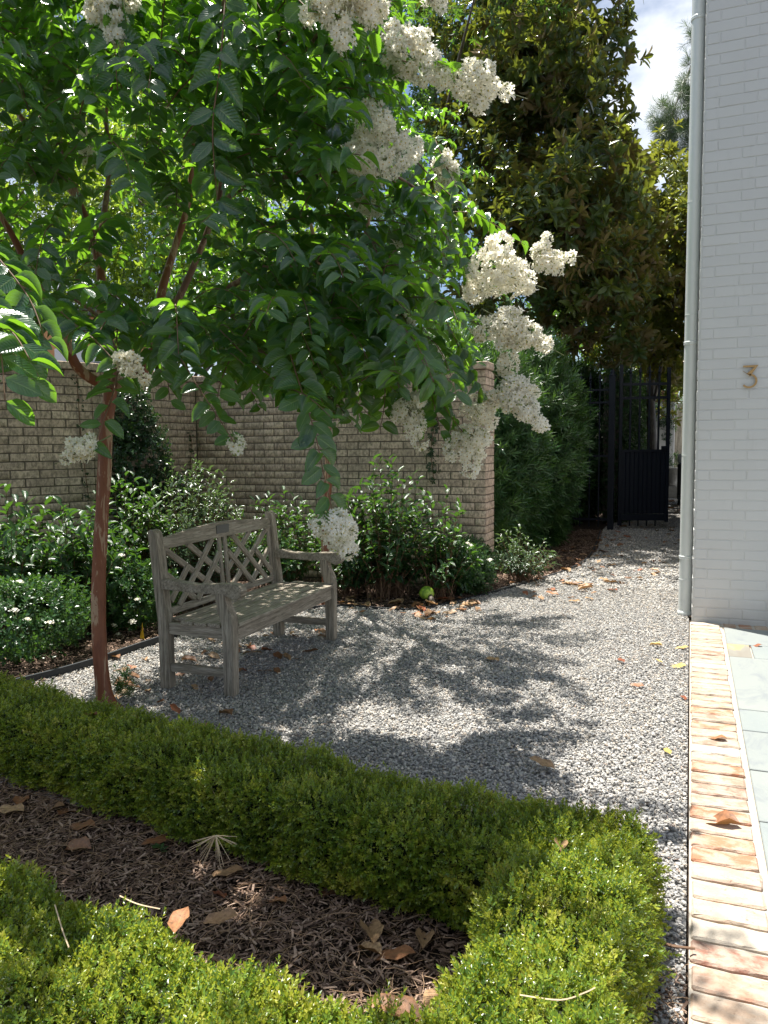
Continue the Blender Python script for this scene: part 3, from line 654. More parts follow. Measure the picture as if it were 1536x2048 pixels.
# =================================================================== TAN GARDEN WALL
TC = 0.079; TL = 0.258
gw = thing('garden_wall', (-5.39, 7.56, 0), 'tall tan brick garden wall behind the bench and shrubs', 'wall')
tb_full = box_mesh('brick', TL-0.013, 0.09, TC-0.010, M_tan, 0.003); tb_half = box_mesh('brick', TL/2-0.013, 0.09, TC-0.010, M_tan, 0.003)
A0 = Vector((-7.2, 2.5)); B0 = Vector((-5.41, 5.92)); C0 = Vector((-5.38, 7.56)); D0 = Vector((-1.91, 7.555))
A0 = B0 + Vector((-0.46, -0.89)).normalized()*4.0
segs = [(A0, B0, 28), (B0, C0, 28), (C0, D0, 28), (D0, D0+Vector((0, 0.36)), 28), (D0+Vector((0, 0.36)), D0+Vector((-0.5, 0.36)), 28)]
allb = []
for a, b, nc in segs:
    d = b-a; Ln = d.length; d.normalize(); nrm = Vector((d.y, -d.x)); ang = math.atan2(d.y, d.x)
    ea = 0.15 if (a-C0).length < 0.01 else -0.014; eb_ = 0.15 if (b-C0).length < 0.01 else -0.014; a2 = a-d*ea; b2_ = b+d*eb_
    V = [(*(a2-nrm*0.009), -0.05), (*(b2_-nrm*0.009), -0.05), (*(b2_-nrm*0.2), -0.05), (*(a2-nrm*0.2), -0.05)]
    V = V + [(v[0], v[1], TC*nc-0.004) for v in V]
    V = [(v[0]+5.39, v[1]-7.56, v[2]) for v in V]
    link('mortar', solid('mortar', V, [(0, 1, 2, 3), (4, 5, 6, 7), (0, 1, 5, 4), (1, 2, 6, 5), (2, 3, 7, 6), (3, 0, 4, 7)], M_mortar), gw)
    for c in range(nc):
        s = -TL/2*(c % 2)
        while s < Ln-0.02:
            w = TL; s0 = s
            if s < 0: w = TL/2; s0 = 0
            if s0+w > Ln+0.01:
                rem = Ln-s0
                if rem < 0.025: break
                w = rem
            p = a + d*(s0+w/2) - nrm*(0.045+random.uniform(-0.0015, 0.003)); sc = w/TL
            kind = 'f' if abs(w-TL) < 0.01 else 'h'
            M = Matrix.Translation((p.x+5.39, p.y-7.56, TC*(c+0.5)+random.uniform(-0.001, 0.001))) @ Matrix.Rotation(ang, 4, 'Z')
            if kind == 'h': M = M @ Matrix.Diagonal(((w-0.013)/(TL/2-0.013), 1, 1, 1))
            allb.append((kind, M, p.x, p.y, TC*(c+0.5))); s = s0+w
pp = np.array([(b[2], b[3], b[4]) for b in allb]); px, py, Z = proj(pp)
show = (px > -10) & (px < 990) & (py > 735) & (py < 1120) & (Z > 0)
score = np.where(show, 1.0/Z + 0.2*((py > 760) & (py < 990)), -1); order = np.argsort(-score); sel = set(int(i) for i in order[:300] if score[i] > 0)
for i in sel: link('brick', tb_full if allb[i][0] == 'f' else tb_half, gw, allb[i][1])
for kd, bs in (('f', tb_full), ('h', tb_half)):
    link('bricks', merge_copies('bricks', bs, [allb[i][1] for i in range(len(allb)) if i not in sel and allb[i][0] == kd], M_tan), gw)['kind'] = 'stuff'
# cap course
for (a, b, nc) in segs[:3]:
    d = (b-a); Ln = d.length; ang = math.atan2(d.y, d.x); n = Vector((d.y, -d.x)).normalized(); mid = (a+b)/2 - n*0.1
    link('cap', box_mesh('cap', Ln+0.05, 0.28, 0.07, M_tan, 0.006), gw, Matrix.Translation((mid.x+5.39, mid.y-7.56, TC*nc+0.036)) @ Matrix.Rotation(ang, 4, 'Z'))

# pale end face trim of the wall (corner quoin strip)
# =================================================================== BENCH
BYAW = radians(0.5); LB = 1.38; DB = 0.452; HA = 0.655; HB = 0.967
bench = thing('garden_bench', (-2.477, 3.746, 0.0), 'weathered grey teak bench with lattice back and scrolled arms', 'bench', rz=BYAW)
# bench frame: local x = -depth (back is -x), local y = along the seat
def bx(name, a0, a1, v0, v1, z0, z1, mat, bev=0.004, parent=None):
    o = link(name, box_mesh(name, v1-v0, a1-a0, z1-z0, mat, bev, 2), parent or bench, Matrix.Translation((-(v0+v1)/2, (a0+a1)/2, (z0+z1)/2))); return o
def prof(name, poly, u, t, mat, bev=0.006):
    """poly in (v, z); extruded along the seat"""
    V, Fc = extrude_poly(poly, t); V = [(-v[1], v[0], v[2]) for v in V]
    return link(name, solid(name, V, Fc, mat, bev), bench, Matrix.Translation((0, u, 0)))
for u in (0, LB):
    prof('front_leg', [(-0.034, 0), (0.032, 0), (0.036, 0.40), (0.04, 0.44), (0.066, 0.52), (0.074, 0.565), (0.074, HA-0.03), (0.012, HA-0.03), (0.008, 0.57), (-0.006, 0.53), (-0.036, 0.47), (-0.04, 0.42)], u, 0.07, M_woodz)
    prof('rear_leg', [(DB-0.036, 0), (DB+0.03, 0), (DB+0.034, 0.42), (DB+0.055, 0.62), (DB+0.085, HB-0.02), (DB+0.078, HB-0.003), (DB+0.055, HB), (DB+0.03, HB-0.012), (DB+0.024, HB-0.03), (DB-0.01, 0.6), (DB-0.034, 0.42)], u, 0.072, M_woodz)
    # arm with a scroll at the front
    top = [(DB+0.0, HA+0.012), (DB-0.06, HA+0.016), (DB-0.14, HA+0.004), (DB-0.24, HA-0.004), (DB-0.32, HA-0.001), (DB-0.4, HA+0.008), (DB-0.47, HA+0.012)]
    sc = [(DB-0.50+0.038*cos(a)-0.012, HA-0.026+0.038*sin(a)) for a in np.linspace(radians(80), radians(-100), 9)]
    sc = [(DB-0.512-0.044*sin(b), HA-0.034+0.046*cos(b)) for b in np.linspace(radians(8), radians(178), 10)]
    bot = [(DB-0.47, HA-0.068), (DB-0.43, HA-0.05), (DB-0.3, HA-0.055), (DB-0.15, HA-0.05), (DB+0.0, HA-0.045)]
    prof('armrest', top+sc+bot, u+(0.0 if u else -0.0), 0.072, M_woody, 0.006)
    bx('side_rail', u-0.018, u+0.018, 0.037, DB-0.036, 0.335, 0.405, M_woodx, 0.003)
    bx('stretcher', u-0.017, u+0.017, 0.034, DB-0.037, 0.105, 0.155, M_woodx, 0.003)
bx('front_rail', 0.032, LB-0.032, -0.022, 0.012, 0.318, 0.412, M_woody, 0.003)
bx('rear_rail', 0.032, LB-0.032, DB-0.012, DB+0.02, 0.33, 0.41, M_woody, 0.003)
bx('centre_rail', LB/2-0.02, LB/2+0.02, 0.014, DB-0.014, 0.345, 0.404, M_woodx, 0.003)
sw = 0.083
for i in range(5):
    v0 = -0.045 + i*(sw+0.011); z = 0.430 - 0.006*sin(pi*(i+0.5)/5)
    e = 0.035 if i in (0, 4) else 0.045
    a0, a1 = (0.033, LB-0.033) if i in (0, 4) else (-0.034, LB+0.034)
    bx('seat_slat', a0+random.uniform(-0.003, 0.003), a1+random.uniform(-0.003, 0.003), v0, v0+sw, z-0.021, z+random.uniform(-0.0015, 0.0015), M_woody, 0.004)
# back: crest rail, bottom rail, stiles and crossing lattice bars
def vb(z): return DB + 0.012 + (z-0.42)*0.075         # lean of the back
def backpiece(name, poly, t, mat, dv=0.0, bev=0.004):
    """poly in (u, z); thickness t across the back"""
    V, Fc = extrude_poly(poly, t); V = [(-(vb(v[2])+dv+v[0]), v[1], v[2]) for v in V]
    return link(name, solid(name, V, Fc, mat, bev), bench)
us = np.linspace(0.03, LB-0.03, 17); bow = lambda u: sin(pi*(u-0.03)/(LB-0.06))
crest = [(u, 0.908+0.04*bow(u)**1.2) for u in us] + [(u, 0.84+0.004*bow(u)) for u in us[::-1]]
backpiece('crest_rail', crest, 0.03, M_woody)
backpiece('bottom_rail', [(0.03, 0.475), (LB-0.03, 0.475), (LB-0.03, 0.435), (0.03, 0.435)], 0.03, M_woody)
def bar(u0, z0, u1, z1, w, dv=0.0, name='lattice_bar', t=0.018):
    d = Vector((u1-u0, z1-z0)); Ln = d.length; d.normalize(); s = Vector((-d.y, d.x))*w/2
    V = []; Fc = [(0, 1, 2, 3), (4, 5, 6, 7), (0, 1, 5, 4), (1, 2, 6, 5), (2, 3, 7, 6), (3, 0, 4, 7)]
    m = solid(name, [(sx*Ln/2, sy*w/2, sz*t/2) for sz in (-1, 1) for sx, sy in ((-1, -1), (1, -1), (1, 1), (-1, 1))], Fc, M_woodx, 0.002)
    zm = (z0+z1)/2; um = (u0+u1)/2
    X = Vector((-(d.y*0.075), d.x, d.y)).normalized(); Nn = Vector((1, 0, 0.075)).normalized(); Y = Nn.cross(X).normalized(); Nn = X.cross(Y)
    R3 = Matrix((X, Y, Nn)).transposed(); link(name, m, bench, TRS((-(vb(zm)+dv), um, zm), R3))
zt = lambda u: 0.842+0.004*bow(u); zb = 0.472; w = 0.036
bar(0.055, zb, 0.055, zt(0.05)+0.004, 0.032, name='stile'); bar(LB-0.055, zb, LB-0.055, zt(LB-0.05)+0.004, 0.032, name='stile')
cL, cR = LB/2-0.035, LB/2+0.035
bar(cL, zb, cL, zt(cL)+0.004, 0.03, -0.003, 'stile'); bar(cR, zb, cR, zt(cR)+0.004, 0.03, -0.003, 'stile')
for side in (0, 1):
    a, b = (0.072, cL-0.016) if side == 0 else (LB-0.072, cR+0.016)
    U = lambda t: a+(b-a)*t
    Zf = lambda t, q: zb+(zt(U(t))-zb)*q
    for (t0, q0, t1, q1, dv) in ((0.0, 0.99, 0.99, 0.0, 0.004), (0.0, 0.56, 0.5, 0.0, 0.004), (0.42, 1.0, 1.0, 0.38, 0.004),
                                 (0.88, 1.0, 0.14, 0.0, -0.008), (1.0, 0.72, 0.48, 0.0, -0.008), (0.5, 0.98, 0.0, 0.24, -0.008)):
        if (t0, q0) == (0.5, 0.98): t0, q0 = 0.36, 0.62; t1, q1 = 0.0, 0.12
        bar(U(t0), Zf(t0, q0), U(t1), Zf(t1, q1), w, dv)
pz = 0.9
pq = link('plaque', box_mesh('plaque', 0.006, 0.15, 0.056, M_plaque, 0.001), bench, Matrix.Translation((-(vb(pz)-0.018), LB*0.5+0.0, pz)))

# =================================================================== CLIPPED HEDGES
def hedge(name, label, cx, cy, lx, ly, h, rz, dens, group='clipped box hedges round the small bed'):
    root = thing(name, (cx, cy, 0), label, 'hedge', group)
    # dark twiggy core
    bm = bmesh.new(); bmesh.ops.create_cube(bm, size=1.0); bmesh.ops.scale(bm, vec=(lx-0.08, ly-0.08, h-0.05), verts=bm.verts); bmesh.ops.translate(bm, vec=(0, 0, (h-0.05)/2), verts=bm.verts)
    bmesh.ops.subdivide_edges(bm, edges=bm.edges[:], cuts=4, use_grid_fill=True)
    for v in bm.verts: v.co += Vector((mnoise.noise(v.co*9), mnoise.noise(v.co*9+Vector((5, 1, 2))), mnoise.noise(v.co*9+Vector((2, 7, 2)))))*0.025
    bmesh.ops.rotate(bm, matrix=Matrix.Rotation(rz, 3, 'Z'), verts=bm.verts)
    link('stems', bm_mesh('stems', bm, M_hcore), root)
    faces = [((lx, ly), lambda u, v: (u*lx/2, v*ly/2, h), (0, 0, 1)), ((lx, h), lambda u, v: (u*lx/2, -ly/2, (v+1)/2*h), (0, -1, 0.15)), ((lx, h), lambda u, v: (u*lx/2, ly/2, (v+1)/2*h), (0, 1, 0.15)),
             ((ly, h), lambda u, v: (-lx/2, u*ly/2, (v+1)/2*h), (-1, 0, 0.15)), ((ly, h), lambda u, v: (lx/2, u*ly/2, (v+1)/2*h), (1, 0, 0.15))]
    PP = []; UU = []
    for (sa, sb), f, n in faces:
        k = int(sa*sb*dens); u = rng.uniform(-1, 1, k); v = rng.uniform(-1, 1, k)
        pts = np.array([f(a, b) for a, b in zip(u, v)]); nn = np.tile(np.array(n, float), (k, 1))
        PP.append(pts); UU.append(nn)
    PP = np.vstack(PP); UU = np.vstack(UU)
    # round the edges, make the surface lumpy, depth jitter
    c = np.array([0, 0, h*0.5]); q = PP-c; half = np.array([lx/2, ly/2, h/2]); rr = 0.06
    inner = np.clip(q, -(half-rr), half-rr); dv = q-inner; L_ = np.linalg.norm(dv, axis=1, keepdims=True); q = inner+dv/np.maximum(L_, 1e-6)*np.minimum(L_, rr); low = q[:, 2] < -h*0.2
    UU = nrmz(UU*0.8 + dv/np.maximum(L_, 1e-6)*0.8*(~low[:, None]))
    lump = np.array([mnoise.noise(Vector(a)*5.0+Vector((cx*3, cy*3, 1))) for a in q])*0.05 + np.array([mnoise.noise(Vector(a)*16.0) for a in q])*0.03
    q = q + UU*(lump+rng.normal(-0.014, 0.014, len(q))+(rng.random(len(q)) < 0.03)*rng.uniform(0, 0.035, len(q)))[:, None]; PP = q+c; PP[:, 2] = np.maximum(PP[:, 2], 0.02)
    UU = nrmz(UU + rng.normal(0, 0.45, UU.shape) + np.array([0, 0, 0.45])); S = rng.uniform(0.75, 1.35, len(PP))*np.where(PP[:, 2] > h*0.7, 1.0, 1.15)
    cr_, sr_ = cos(rz), sin(rz); Rz = np.array([[cr_, -sr_, 0], [sr_, cr_, 0], [0, 0, 1]]); PP = PP@Rz.T + np.array([cx, cy, 0]); UU = UU@Rz.T
    scatter('leaves', 'box', PP, up_frames(UU), S, root)
    return root
M_hcore = mk_rough('hedge_inside', (0.012, 0.018, 0.008), (0.03, 0.035, 0.015), 40)
rzh = math.atan(-0.155)
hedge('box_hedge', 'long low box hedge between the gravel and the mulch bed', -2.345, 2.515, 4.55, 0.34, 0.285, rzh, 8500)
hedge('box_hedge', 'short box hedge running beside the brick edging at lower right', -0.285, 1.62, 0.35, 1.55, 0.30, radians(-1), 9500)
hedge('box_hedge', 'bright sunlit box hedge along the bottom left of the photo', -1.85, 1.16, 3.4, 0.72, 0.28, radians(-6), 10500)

# =================================================================== TREES, SHRUBS
def spray_leaves(path, nl, ll, t0=0.12, droop=0.35, size_end=0.75, flatup=None, jit=0.18):
    """leaves in two ranks along a stem -> P, D, N, S"""
    P = [Vector(p) for p in path]; seg = [(P[i+1]-P[i]).length for i in range(len(P)-1)]; tot = sum(seg); out = []
    up0 = Vector((0, 0, 1))
    for k in range(nl):
        t = t0+(1-t0)*(k//2*2+(k % 2)*0.35)/max(nl-1, 1); s = min(t, 1)*tot; i = 0
        while i < len(seg)-1 and s > seg[i]: s -= seg[i]; i += 1
        p = P[i].lerp(P[i+1], min(1, s/seg[i])); T = (P[i+1]-P[i]).normalized()
        sd = T.cross(up0)
        if sd.length < 0.25: sd = T.cross(Vector((0.371, -0.928, 0.2)) if flatup is None else flatup)
        sd.normalize(); nv = sd.cross(T).normalized()
        side = 1 if k % 2 else -1
        d = T*random.uniform(0.3, 0.55) + sd*side + nv*random.uniform(-0.1, 0.25) + Vector((0, 0, -droop*random.uniform(0.4, 1.4)))
        d += Vector((random.gauss(0, jit), random.gauss(0, jit), random.gauss(0, jit)))
        n_ = nv + Vector((random.gauss(0, jit), random.gauss(0, jit), random.gauss(0, jit*0.6)))
        sz = ll*(1-(1-size_end)*abs(t-0.45)/0.55)*random.uniform(0.82, 1.12)
        out.append((tuple(p), tuple(d), tuple(n_), sz))
    return out
def tree_part_tube(name, pts, r0, r1, parent, mat, n=6, seg=10, flare=0.0, knob=0.0):
    sp = smooth_path(pts, n); N = len(sp); off = Vector(parent.location); rad = []
    for i in range(N):
        t = i/(N-1); r = r0+(r1-r0)*t; r *= 1+knob*mnoise.noise(Vector((t*9, r0*50, 1)))
        if flare: r += flare*math.exp(-t*22)
        rad.append(r)
    V, Fc = tube([p-off for p in sp], rad, seg); return link(name, mesh(name, V, Fc, mat, True), parent)

def panicle(root, base, tip, w, nf, bud=0.15, dens=1.0, lobes=6):
    """a conical cluster of crinkled florets between base and tip, w = width at the shoulder"""
    base = Vector(base); tip = Vector(tip); ax = tip-base; Ln = ax.length; ax.normalize(); r = w/2
    blobs = [(base+ax*Ln*0.28, r*0.78), (base+ax*Ln*0.58, r*0.6), (base+ax*Ln*0.86, r*0.38)]
    for _ in range(lobes):
        v = Vector((random.gauss(0, 1), random.gauss(0, 1), random.gauss(0, 1))); v = (v-ax*v.dot(ax)).normalized()
        blobs.append((base+ax*Ln*random.uniform(0.1, 0.6)+v*r*random.uniform(0.5, 0.95), r*random.uniform(0.3, 0.45)))
    PP = []; UU = []; wts = np.array([b[1]**2 for b in blobs]); wts /= wts.sum()
    while len(PP) < nf:
        j = rng.choice(len(blobs), p=wts); c, rb = blobs[j]; v = rng.normal(size=3); v /= np.linalg.norm(v)
        p = np.array(c)+v*rb*rng.uniform(0.68, 1.14)
        if any(i != j and np.linalg.norm(p-np.array(b[0])) < b[1]*0.8 for i, b in enumerate(blobs)): continue
        PP.append(p); UU.append(v)
    PP = np.array(PP); UU = np.array(UU)+rng.normal(0, 0.35, (len(PP), 3)); isb = rng.random(len(PP)) < bud
    off = np.array(root.location)
    def mats(P, R, S):
        M = np.zeros((len(P), 4, 4)); M[:, :3, :3] = R*S[:, None, None]; M[:, :3, 3] = P-off; M[:, 3, 3] = 1; return M
    Pf = PP[~isb]; Rf = up_frames(UU[~isb]); Sf = rng.uniform(0.0125, 0.0185, len(Pf)); which = rng.integers(0, 4, len(Pf)); o = None
    me = bpy.data.meshes.new('flower_cluster'); bm = bmesh.new()
    for q in range(4):
        if (which == q).any():
            fm = PROTO['floret'][q]; mm = merge_copies('t', fm, mats(Pf[which == q], Rf[which == q], Sf[which == q]), M_petal)
            mi = np.empty(len(fm.polygons), np.int32); fm.polygons.foreach_get('material_index', mi); mm.polygons.foreach_set('material_index', np.tile(mi, int((which == q).sum())))
            bm.from_mesh(mm); bpy.data.meshes.remove(mm)
    bm.to_mesh(me); bm.free()
    for q in (M_petal, M_stamen, M_bud): me.materials.append(q)
    o = link('flower_cluster', me, root)
    V_, F_ = join_vf([tube([base-ax*0.05-Vector(off), base+ax*Ln*0.5-Vector(off), base+ax*Ln-Vector(off)], [0.003, 0.002, 0.001], 5, False)]+[tube([base+ax*Ln*0.2-Vector(off), c-Vector(off), c+(c-base-ax*Ln*0.2)*0.5-Vector(off)], [0.002, 0.0015, 0.001], 4, False) for c, rb in blobs[2:]])
    link('stalk', mesh('stalk', V_, F_, M_twig), o)
    nb = int(nf*bud*1.5)+4; bi = rng.integers(0, len(PP), nb)
    if bud > 0: link('buds', merge_copies('buds', PROTO['bud'][0], mats(PP[bi]+UU[bi]*0.004, up_frames(UU[bi]), rng.uniform(0.006, 0.009, nb)), M_bud), o)['kind'] = 'stuff'
    return o

# ---- crape myrtle nearest the camera
tb = gnd(212, 1412)
cm = thing('crape_myrtle', tb, 'white flowering crape myrtle with smooth red trunk left of the bench', 'tree')
zt0 = float(proj([tuple(tb)])[2][0])
trunk_pts = [(215, 1420, zt0), (206, 1370, zt0), (199, 1290, zt0), (197, 1180, zt0), (202, 1060, zt0-0.02), (209, 940, zt0-0.04), (212, 860, zt0-0.06), (222, 775, zt0-0.1)]
tree_part_tube('trunk', [at(*p) for p in trunk_pts], 0.043, 0.036, cm, M_barkred, 6, 22, 0.05, 0.14)
limbs = [
 ([(222, 778, 4.4), (158, 738, 4.3), (125, 665, 4.2), (70, 560, 4.1), (0, 430, 4.0), (-90, 330, 3.9), (-200, 200, 3.8)], 0.030, 0.010),
 ([(222, 778, 4.4), (205, 650, 4.5), (200, 540, 4.6), (165, 420, 4.6), (75, 280, 4.5), (0, 180, 4.5), (-90, 60, 4.4)], 0.034, 0.010),
 ([(196, 520, 4.6), (212, 400, 4.7), (222, 310, 4.7), (212, 230, 4.6), (240, 110, 4.3)], 0.022, 0.007),
 ([(160, 410, 4.6), (128, 310, 4.5), (112, 215, 4.4), (125, 60, 4.2)], 0.02, 0.006),
 ([(222, 778, 4.4), (290, 735, 4.4), (322, 650, 4.5), (322, 590, 4.5), (350, 495, 4.6), (378, 400, 4.6), (384, 310, 4.6), (400, 180, 4.5), (380, 20, 4.4)], 0.034, 0.009),
 ([(322, 655, 4.45), (368, 575, 4.4), (420, 450, 4.3), (440, 385, 4.2), (442, 280, 3.8), (430, 130, 3.3), (455, -40, 3.0)], 0.022, 0.006),
 ([(330, 660, 4.45), (420, 600, 4.1), (520, 540, 3.9), (600, 525, 3.7), (700, 500, 3.5), (800, 512, 3.3), (870, 600, 3.2)], 0.02, 0.005),
 ([(430, 425, 4.3), (470, 385, 4.1), (530, 362, 3.8), (640, 345, 3.5), (760, 340, 3.3), (850, 390, 3.25)], 0.018, 0.005),
 ([(442, 290, 3.85), (560, 190, 3.5), (640, 60, 3.1), (740, -60, 2.8)], 0.014, 0.005),
 ([(330, 655, 4.45), (400, 660, 4.0), (470, 680, 3.5), (560, 720, 3.1)], 0.014, 0.005),
 ([(222, 778, 4.4), (235, 720, 3.9), (200, 640, 3.3), (150, 600, 2.9)], 0.016, 0.005),
 ([(125, 665, 4.2), (60, 640, 3.6), (0, 600, 3.0), (-60, 560, 2.5)], 0.014, 0.005),
]
limb_w = []
for pts, r0, r1 in limbs:
    W3 = [at(*p) for p in pts]; limb_w.append(W3); tree_part_tube('branch', W3, r0, r1, cm, M_barklimb if r0 < 0.03 else M_barkred, 6, 9, 0, 0.15)
keysprays = [   # stem paths (photo x, y, metres away), leaf count, leaf length
 ([(455, -60, 2.6), (440, 130, 2.5), (425, 260, 2.5), (435, 400, 2.55)], 18, 0.115),
 ([(560, 640, 3.0), (590, 740, 2.8), (628, 860, 2.7), (650, 960, 2.65), (668, 1035, 2.62)], 34, 0.105),
 ([(300, 640, 3.3), (350, 700, 3.0), (400, 780, 2.85), (440, 840, 2.8), (468, 885, 2.75)], 24, 0.095),
 ([(440, 660, 3.1), (500, 720, 3.0), (550, 760, 2.95), (590, 810, 2.9)], 20, 0.1),
 ([(90, 590, 3.0), (140, 640, 2.7), (190, 680, 2.55), (240, 735, 2.5)], 22, 0.10),
 ([(240, 720, 3.2), (228, 780, 2.8), (208, 840, 2.65), (190, 890, 2.6)], 16, 0.095),
 ([(-60, 560, 2.3), (-30, 620, 2.1), (0, 700, 2.0), (10, 800, 1.95)], 20, 0.12),
 ([(-90, 420, 2.4), (0, 520, 2.3), (60, 600, 2.25), (90, 680, 2.2)], 20, 0.115),
 ([(760, 340, 3.1), (830, 400, 3.1), (890, 470, 3.1), (935, 540, 3.1)], 26, 0.105),
 ([(830, 320, 3.3), (900, 390, 3.25), (975, 440, 3.2), (1050, 490, 3.2)], 26, 0.085),
 ([(740, 480, 3.2), (820, 540, 3.15), (880, 620, 3.1), (930, 720, 3.1), (960, 790, 3.1)], 34, 0.11),
 ([(700, 560, 3.3), (760, 640, 3.2), (830, 730, 3.2), (900, 830, 3.2), (930, 870, 3.2)], 28, 0.105),
 ([(640, 600, 3.4), (700, 680, 3.3), (760, 750, 3.25), (815, 810, 3.2)], 24, 0.1),
 ([(560, 190, 3.2), (620, 240, 3.1), (680, 270, 3.05), (720, 290, 3.0)], 20, 0.12),
 ([(640, 60, 2.9), (720, 90, 2.85), (800, 120, 2.8), (900, 150, 2.8)], 24, 0.11),
 ([(560, -40, 2.6), (620, 20, 2.5), (680, 40, 2.5), (740, 60, 2.5)], 18, 0.12),
 ([(300, -60, 2.8), (250, -10, 2.7), (230, 60, 2.7), (235, 180, 2.7)], 18, 0.11),
 ([(440, 330, 3.3), (520, 300, 3.1), (600, 300, 3.0), (680, 330, 2.95)], 24, 0.12),
 ([(100, 560, 3.1), (160, 560, 2.9), (230, 590, 2.8), (290, 650, 2.75)], 22, 0.105),
 ([(480, 560, 3.5), (560, 570, 3.4), (640, 600, 3.3), (700, 660, 3.3)], 24, 0.105),
 ([(870, 280, 3.4), (900, 350, 3.35), (930, 420, 3.3)], 12, 0.09),
 ([(-110, 640, 2.3), (-40, 640, 2.15), (20, 660, 2.05), (60, 720, 2.0)], 18, 0.125), ([(-120, 500, 2.5), (-40, 560, 2.35), (30, 640, 2.25), (50, 760, 2.2)], 20, 0.12),
 ([(20, 560, 2.8), (90, 600, 2.7), (150, 650, 2.6), (180, 700, 2.55)], 20, 0.105), ([(330, 620, 3.4), (300, 680, 3.3), (330, 740, 3.2), (340, 800, 3.15)], 16, 0.1), ([(520, 620, 3.3), (470, 700, 3.1), (440, 770, 3.0), (430, 850, 2.95)], 20, 0.1),
 ([(640, 640, 3.5), (620, 720, 3.4), (640, 790, 3.3), (660, 850, 3.3)], 20, 0.1), ([(720, 620, 3.4), (760, 700, 3.35), (770, 790, 3.3), (760, 860, 3.3)], 22, 0.1), ([(820, 700, 3.3), (860, 780, 3.25), (880, 860, 3.2)], 18, 0.1),
 ([(560, 600, 3.7), (600, 660, 3.6), (650, 710, 3.55), (700, 780, 3.5)], 22, 0.105), ([(600, 560, 3.6), (660, 620, 3.55), (700, 700, 3.5), (720, 800, 3.45)], 24, 0.105), ([(380, 600, 3.7), (420, 680, 3.6), (480, 740, 3.5), (520, 820, 3.45)], 24, 0.1), ([(760, 560, 3.4), (810, 640, 3.35), (850, 720, 3.3), (870, 800, 3.3)], 24, 0.105),
]
recs = []; stems = []
for pts, n, ll in keysprays:
    W3 = smooth_path([at(*p) for p in pts], 5); recs += spray_leaves(W3, int(n*0.95), ll*1.1, 0.05, 0.3); stems.append(tube(W3, list(np.linspace(0.0035, 0.0016, len(W3))), 5))
crown_poly = [(-260, -300), (600, -300), (790, -300), (840, 0), (830, 200), (800, 330), (900, 410), (1010, 480), (960, 560), (940, 720), (905, 860), (800, 870), (700, 850), (620, 830), (540, 800), (450, 820), (380, 770), (300, 740), (250, 745), (190, 720), (150, 650), (60, 660), (0, 740), (-260, 820)]
ws = Vector((0.371, -0.928, 0))      # horizontal direction towards the camera
def rand_spray(p0, L0, n, ll, outward, drop):
    d = Vector((outward.x+random.gauss(0, 0.35), outward.y+random.gauss(0, 0.35), random.uniform(-0.05, 0.6)))
    d.normalize(); P = [p0]; v = d.copy(); st = L0/5
    for k in range(5): v = (v + Vector((0, 0, -drop*0.22))).normalized(); P.append(P[-1]+v*st)
    return P
KS = 1/math.tan(SUN_EL)
def gp2(l, z=0.0): return [tuple(gnd(x, y_, z).xy) for x, y_ in l]
# ground that lies in open sun: no shoots hang between it and the sun
LIT = [gp2([(110, 1850), (250, 1710), (450, 1760), (560, 1760), (760, 1830), (960, 1950), (950, 2048), (330, 2048)], 0.15), gp2([(990, 1850), (1150, 1820), (1340, 1890), (1340, 2048), (950, 2048)], 0.3),
       gp2([(1210, 1240), (1385, 1250), (1390, 1570), (1210, 1440), (1150, 1400), (1120, 1350), (900, 1300), (1000, 1250)]), gp2([(620, 1360), (900, 1330), (1000, 1440), (880, 1520), (680, 1450)]), gp2([(430, 1560), (520, 1560), (560, 1640), (470, 1640)], 0.28), gp2([(1150, 1500), (1380, 1560), (1385, 1760), (1200, 1680)]),
       gp2([(1386, 1245), (1600, 1245), (1700, 2100), (1370, 2100)])]
def blocks_sun(p, strict=0.985):
    for z0 in (0.15,):
        k = KS*(p.z-z0); gx = p.x-SUN_AZ.x*k; gy = p.y-SUN_AZ.y*k
        for i, pl in enumerate(LIT):
            if in_poly([gx], [gy], pl)[0]: return random.random() < (1.0 if i == 5 else strict)
        if z0 and random.random() < 0.0: return True
    return False
cen = Vector((-2.75, 3.6, 2.6)); cnt = 0; tries = 0
while cnt < 960 and tries < 80000:
    tries += 1
    Zc = random.triangular(2.6, 5.2, 3.7); px_ = random.uniform(-260, 1010); py_ = random.uniform(-300, 840); p = at(px_, py_, Zc)
    if not in_poly([px_], [py_], crown_poly)[0]: continue
    e = Vector(((p.x+2.75)/2.55, (p.y-3.5)/2.25, (p.z-2.9)/2.4))
    if e.length > 1.0: continue
    # windows in the crown where the photo shows what is behind
    if 200 < px_ < 330 and 380 < py_ < 600 and random.random() < 0.9: continue
    if -20 < px_ < 470 and 230 < py_ < 620 and Zc < 4.5 and random.random() < 0.7: continue
    if 330 < px_ < 480 and 430 < py_ < 600 and random.random() < 0.45: continue
    if px_ > 440 and 300 < py_ < 640 and random.random() < 0.3: continue
    if px_ > 620 and py_ < 200 and random.random() < 0.45: continue
    L0 = random.uniform(0.28, 0.55); o = (p-cen); o.z = 0; o = o.normalized() if o.length > 0.01 else Vector((1, 0, 0))
    P = rand_spray(p, L0, 0, 0, o, random.uniform(0.5, 1.6)); a, b, _ = proj([tuple(P[-1])])
    if not in_poly(a, b, crown_poly)[0] or blocks_sun((P[0]+P[-1])/2): continue
    W3 = P; recs += spray_leaves(W3, int(L0/0.027), random.uniform(0.08, 0.112), 0.05, 0.3); stems.append(tube(W3, [0.003, 0.0027, 0.0024, 0.002, 0.0017, 0.0014], 4, False)); cnt += 1
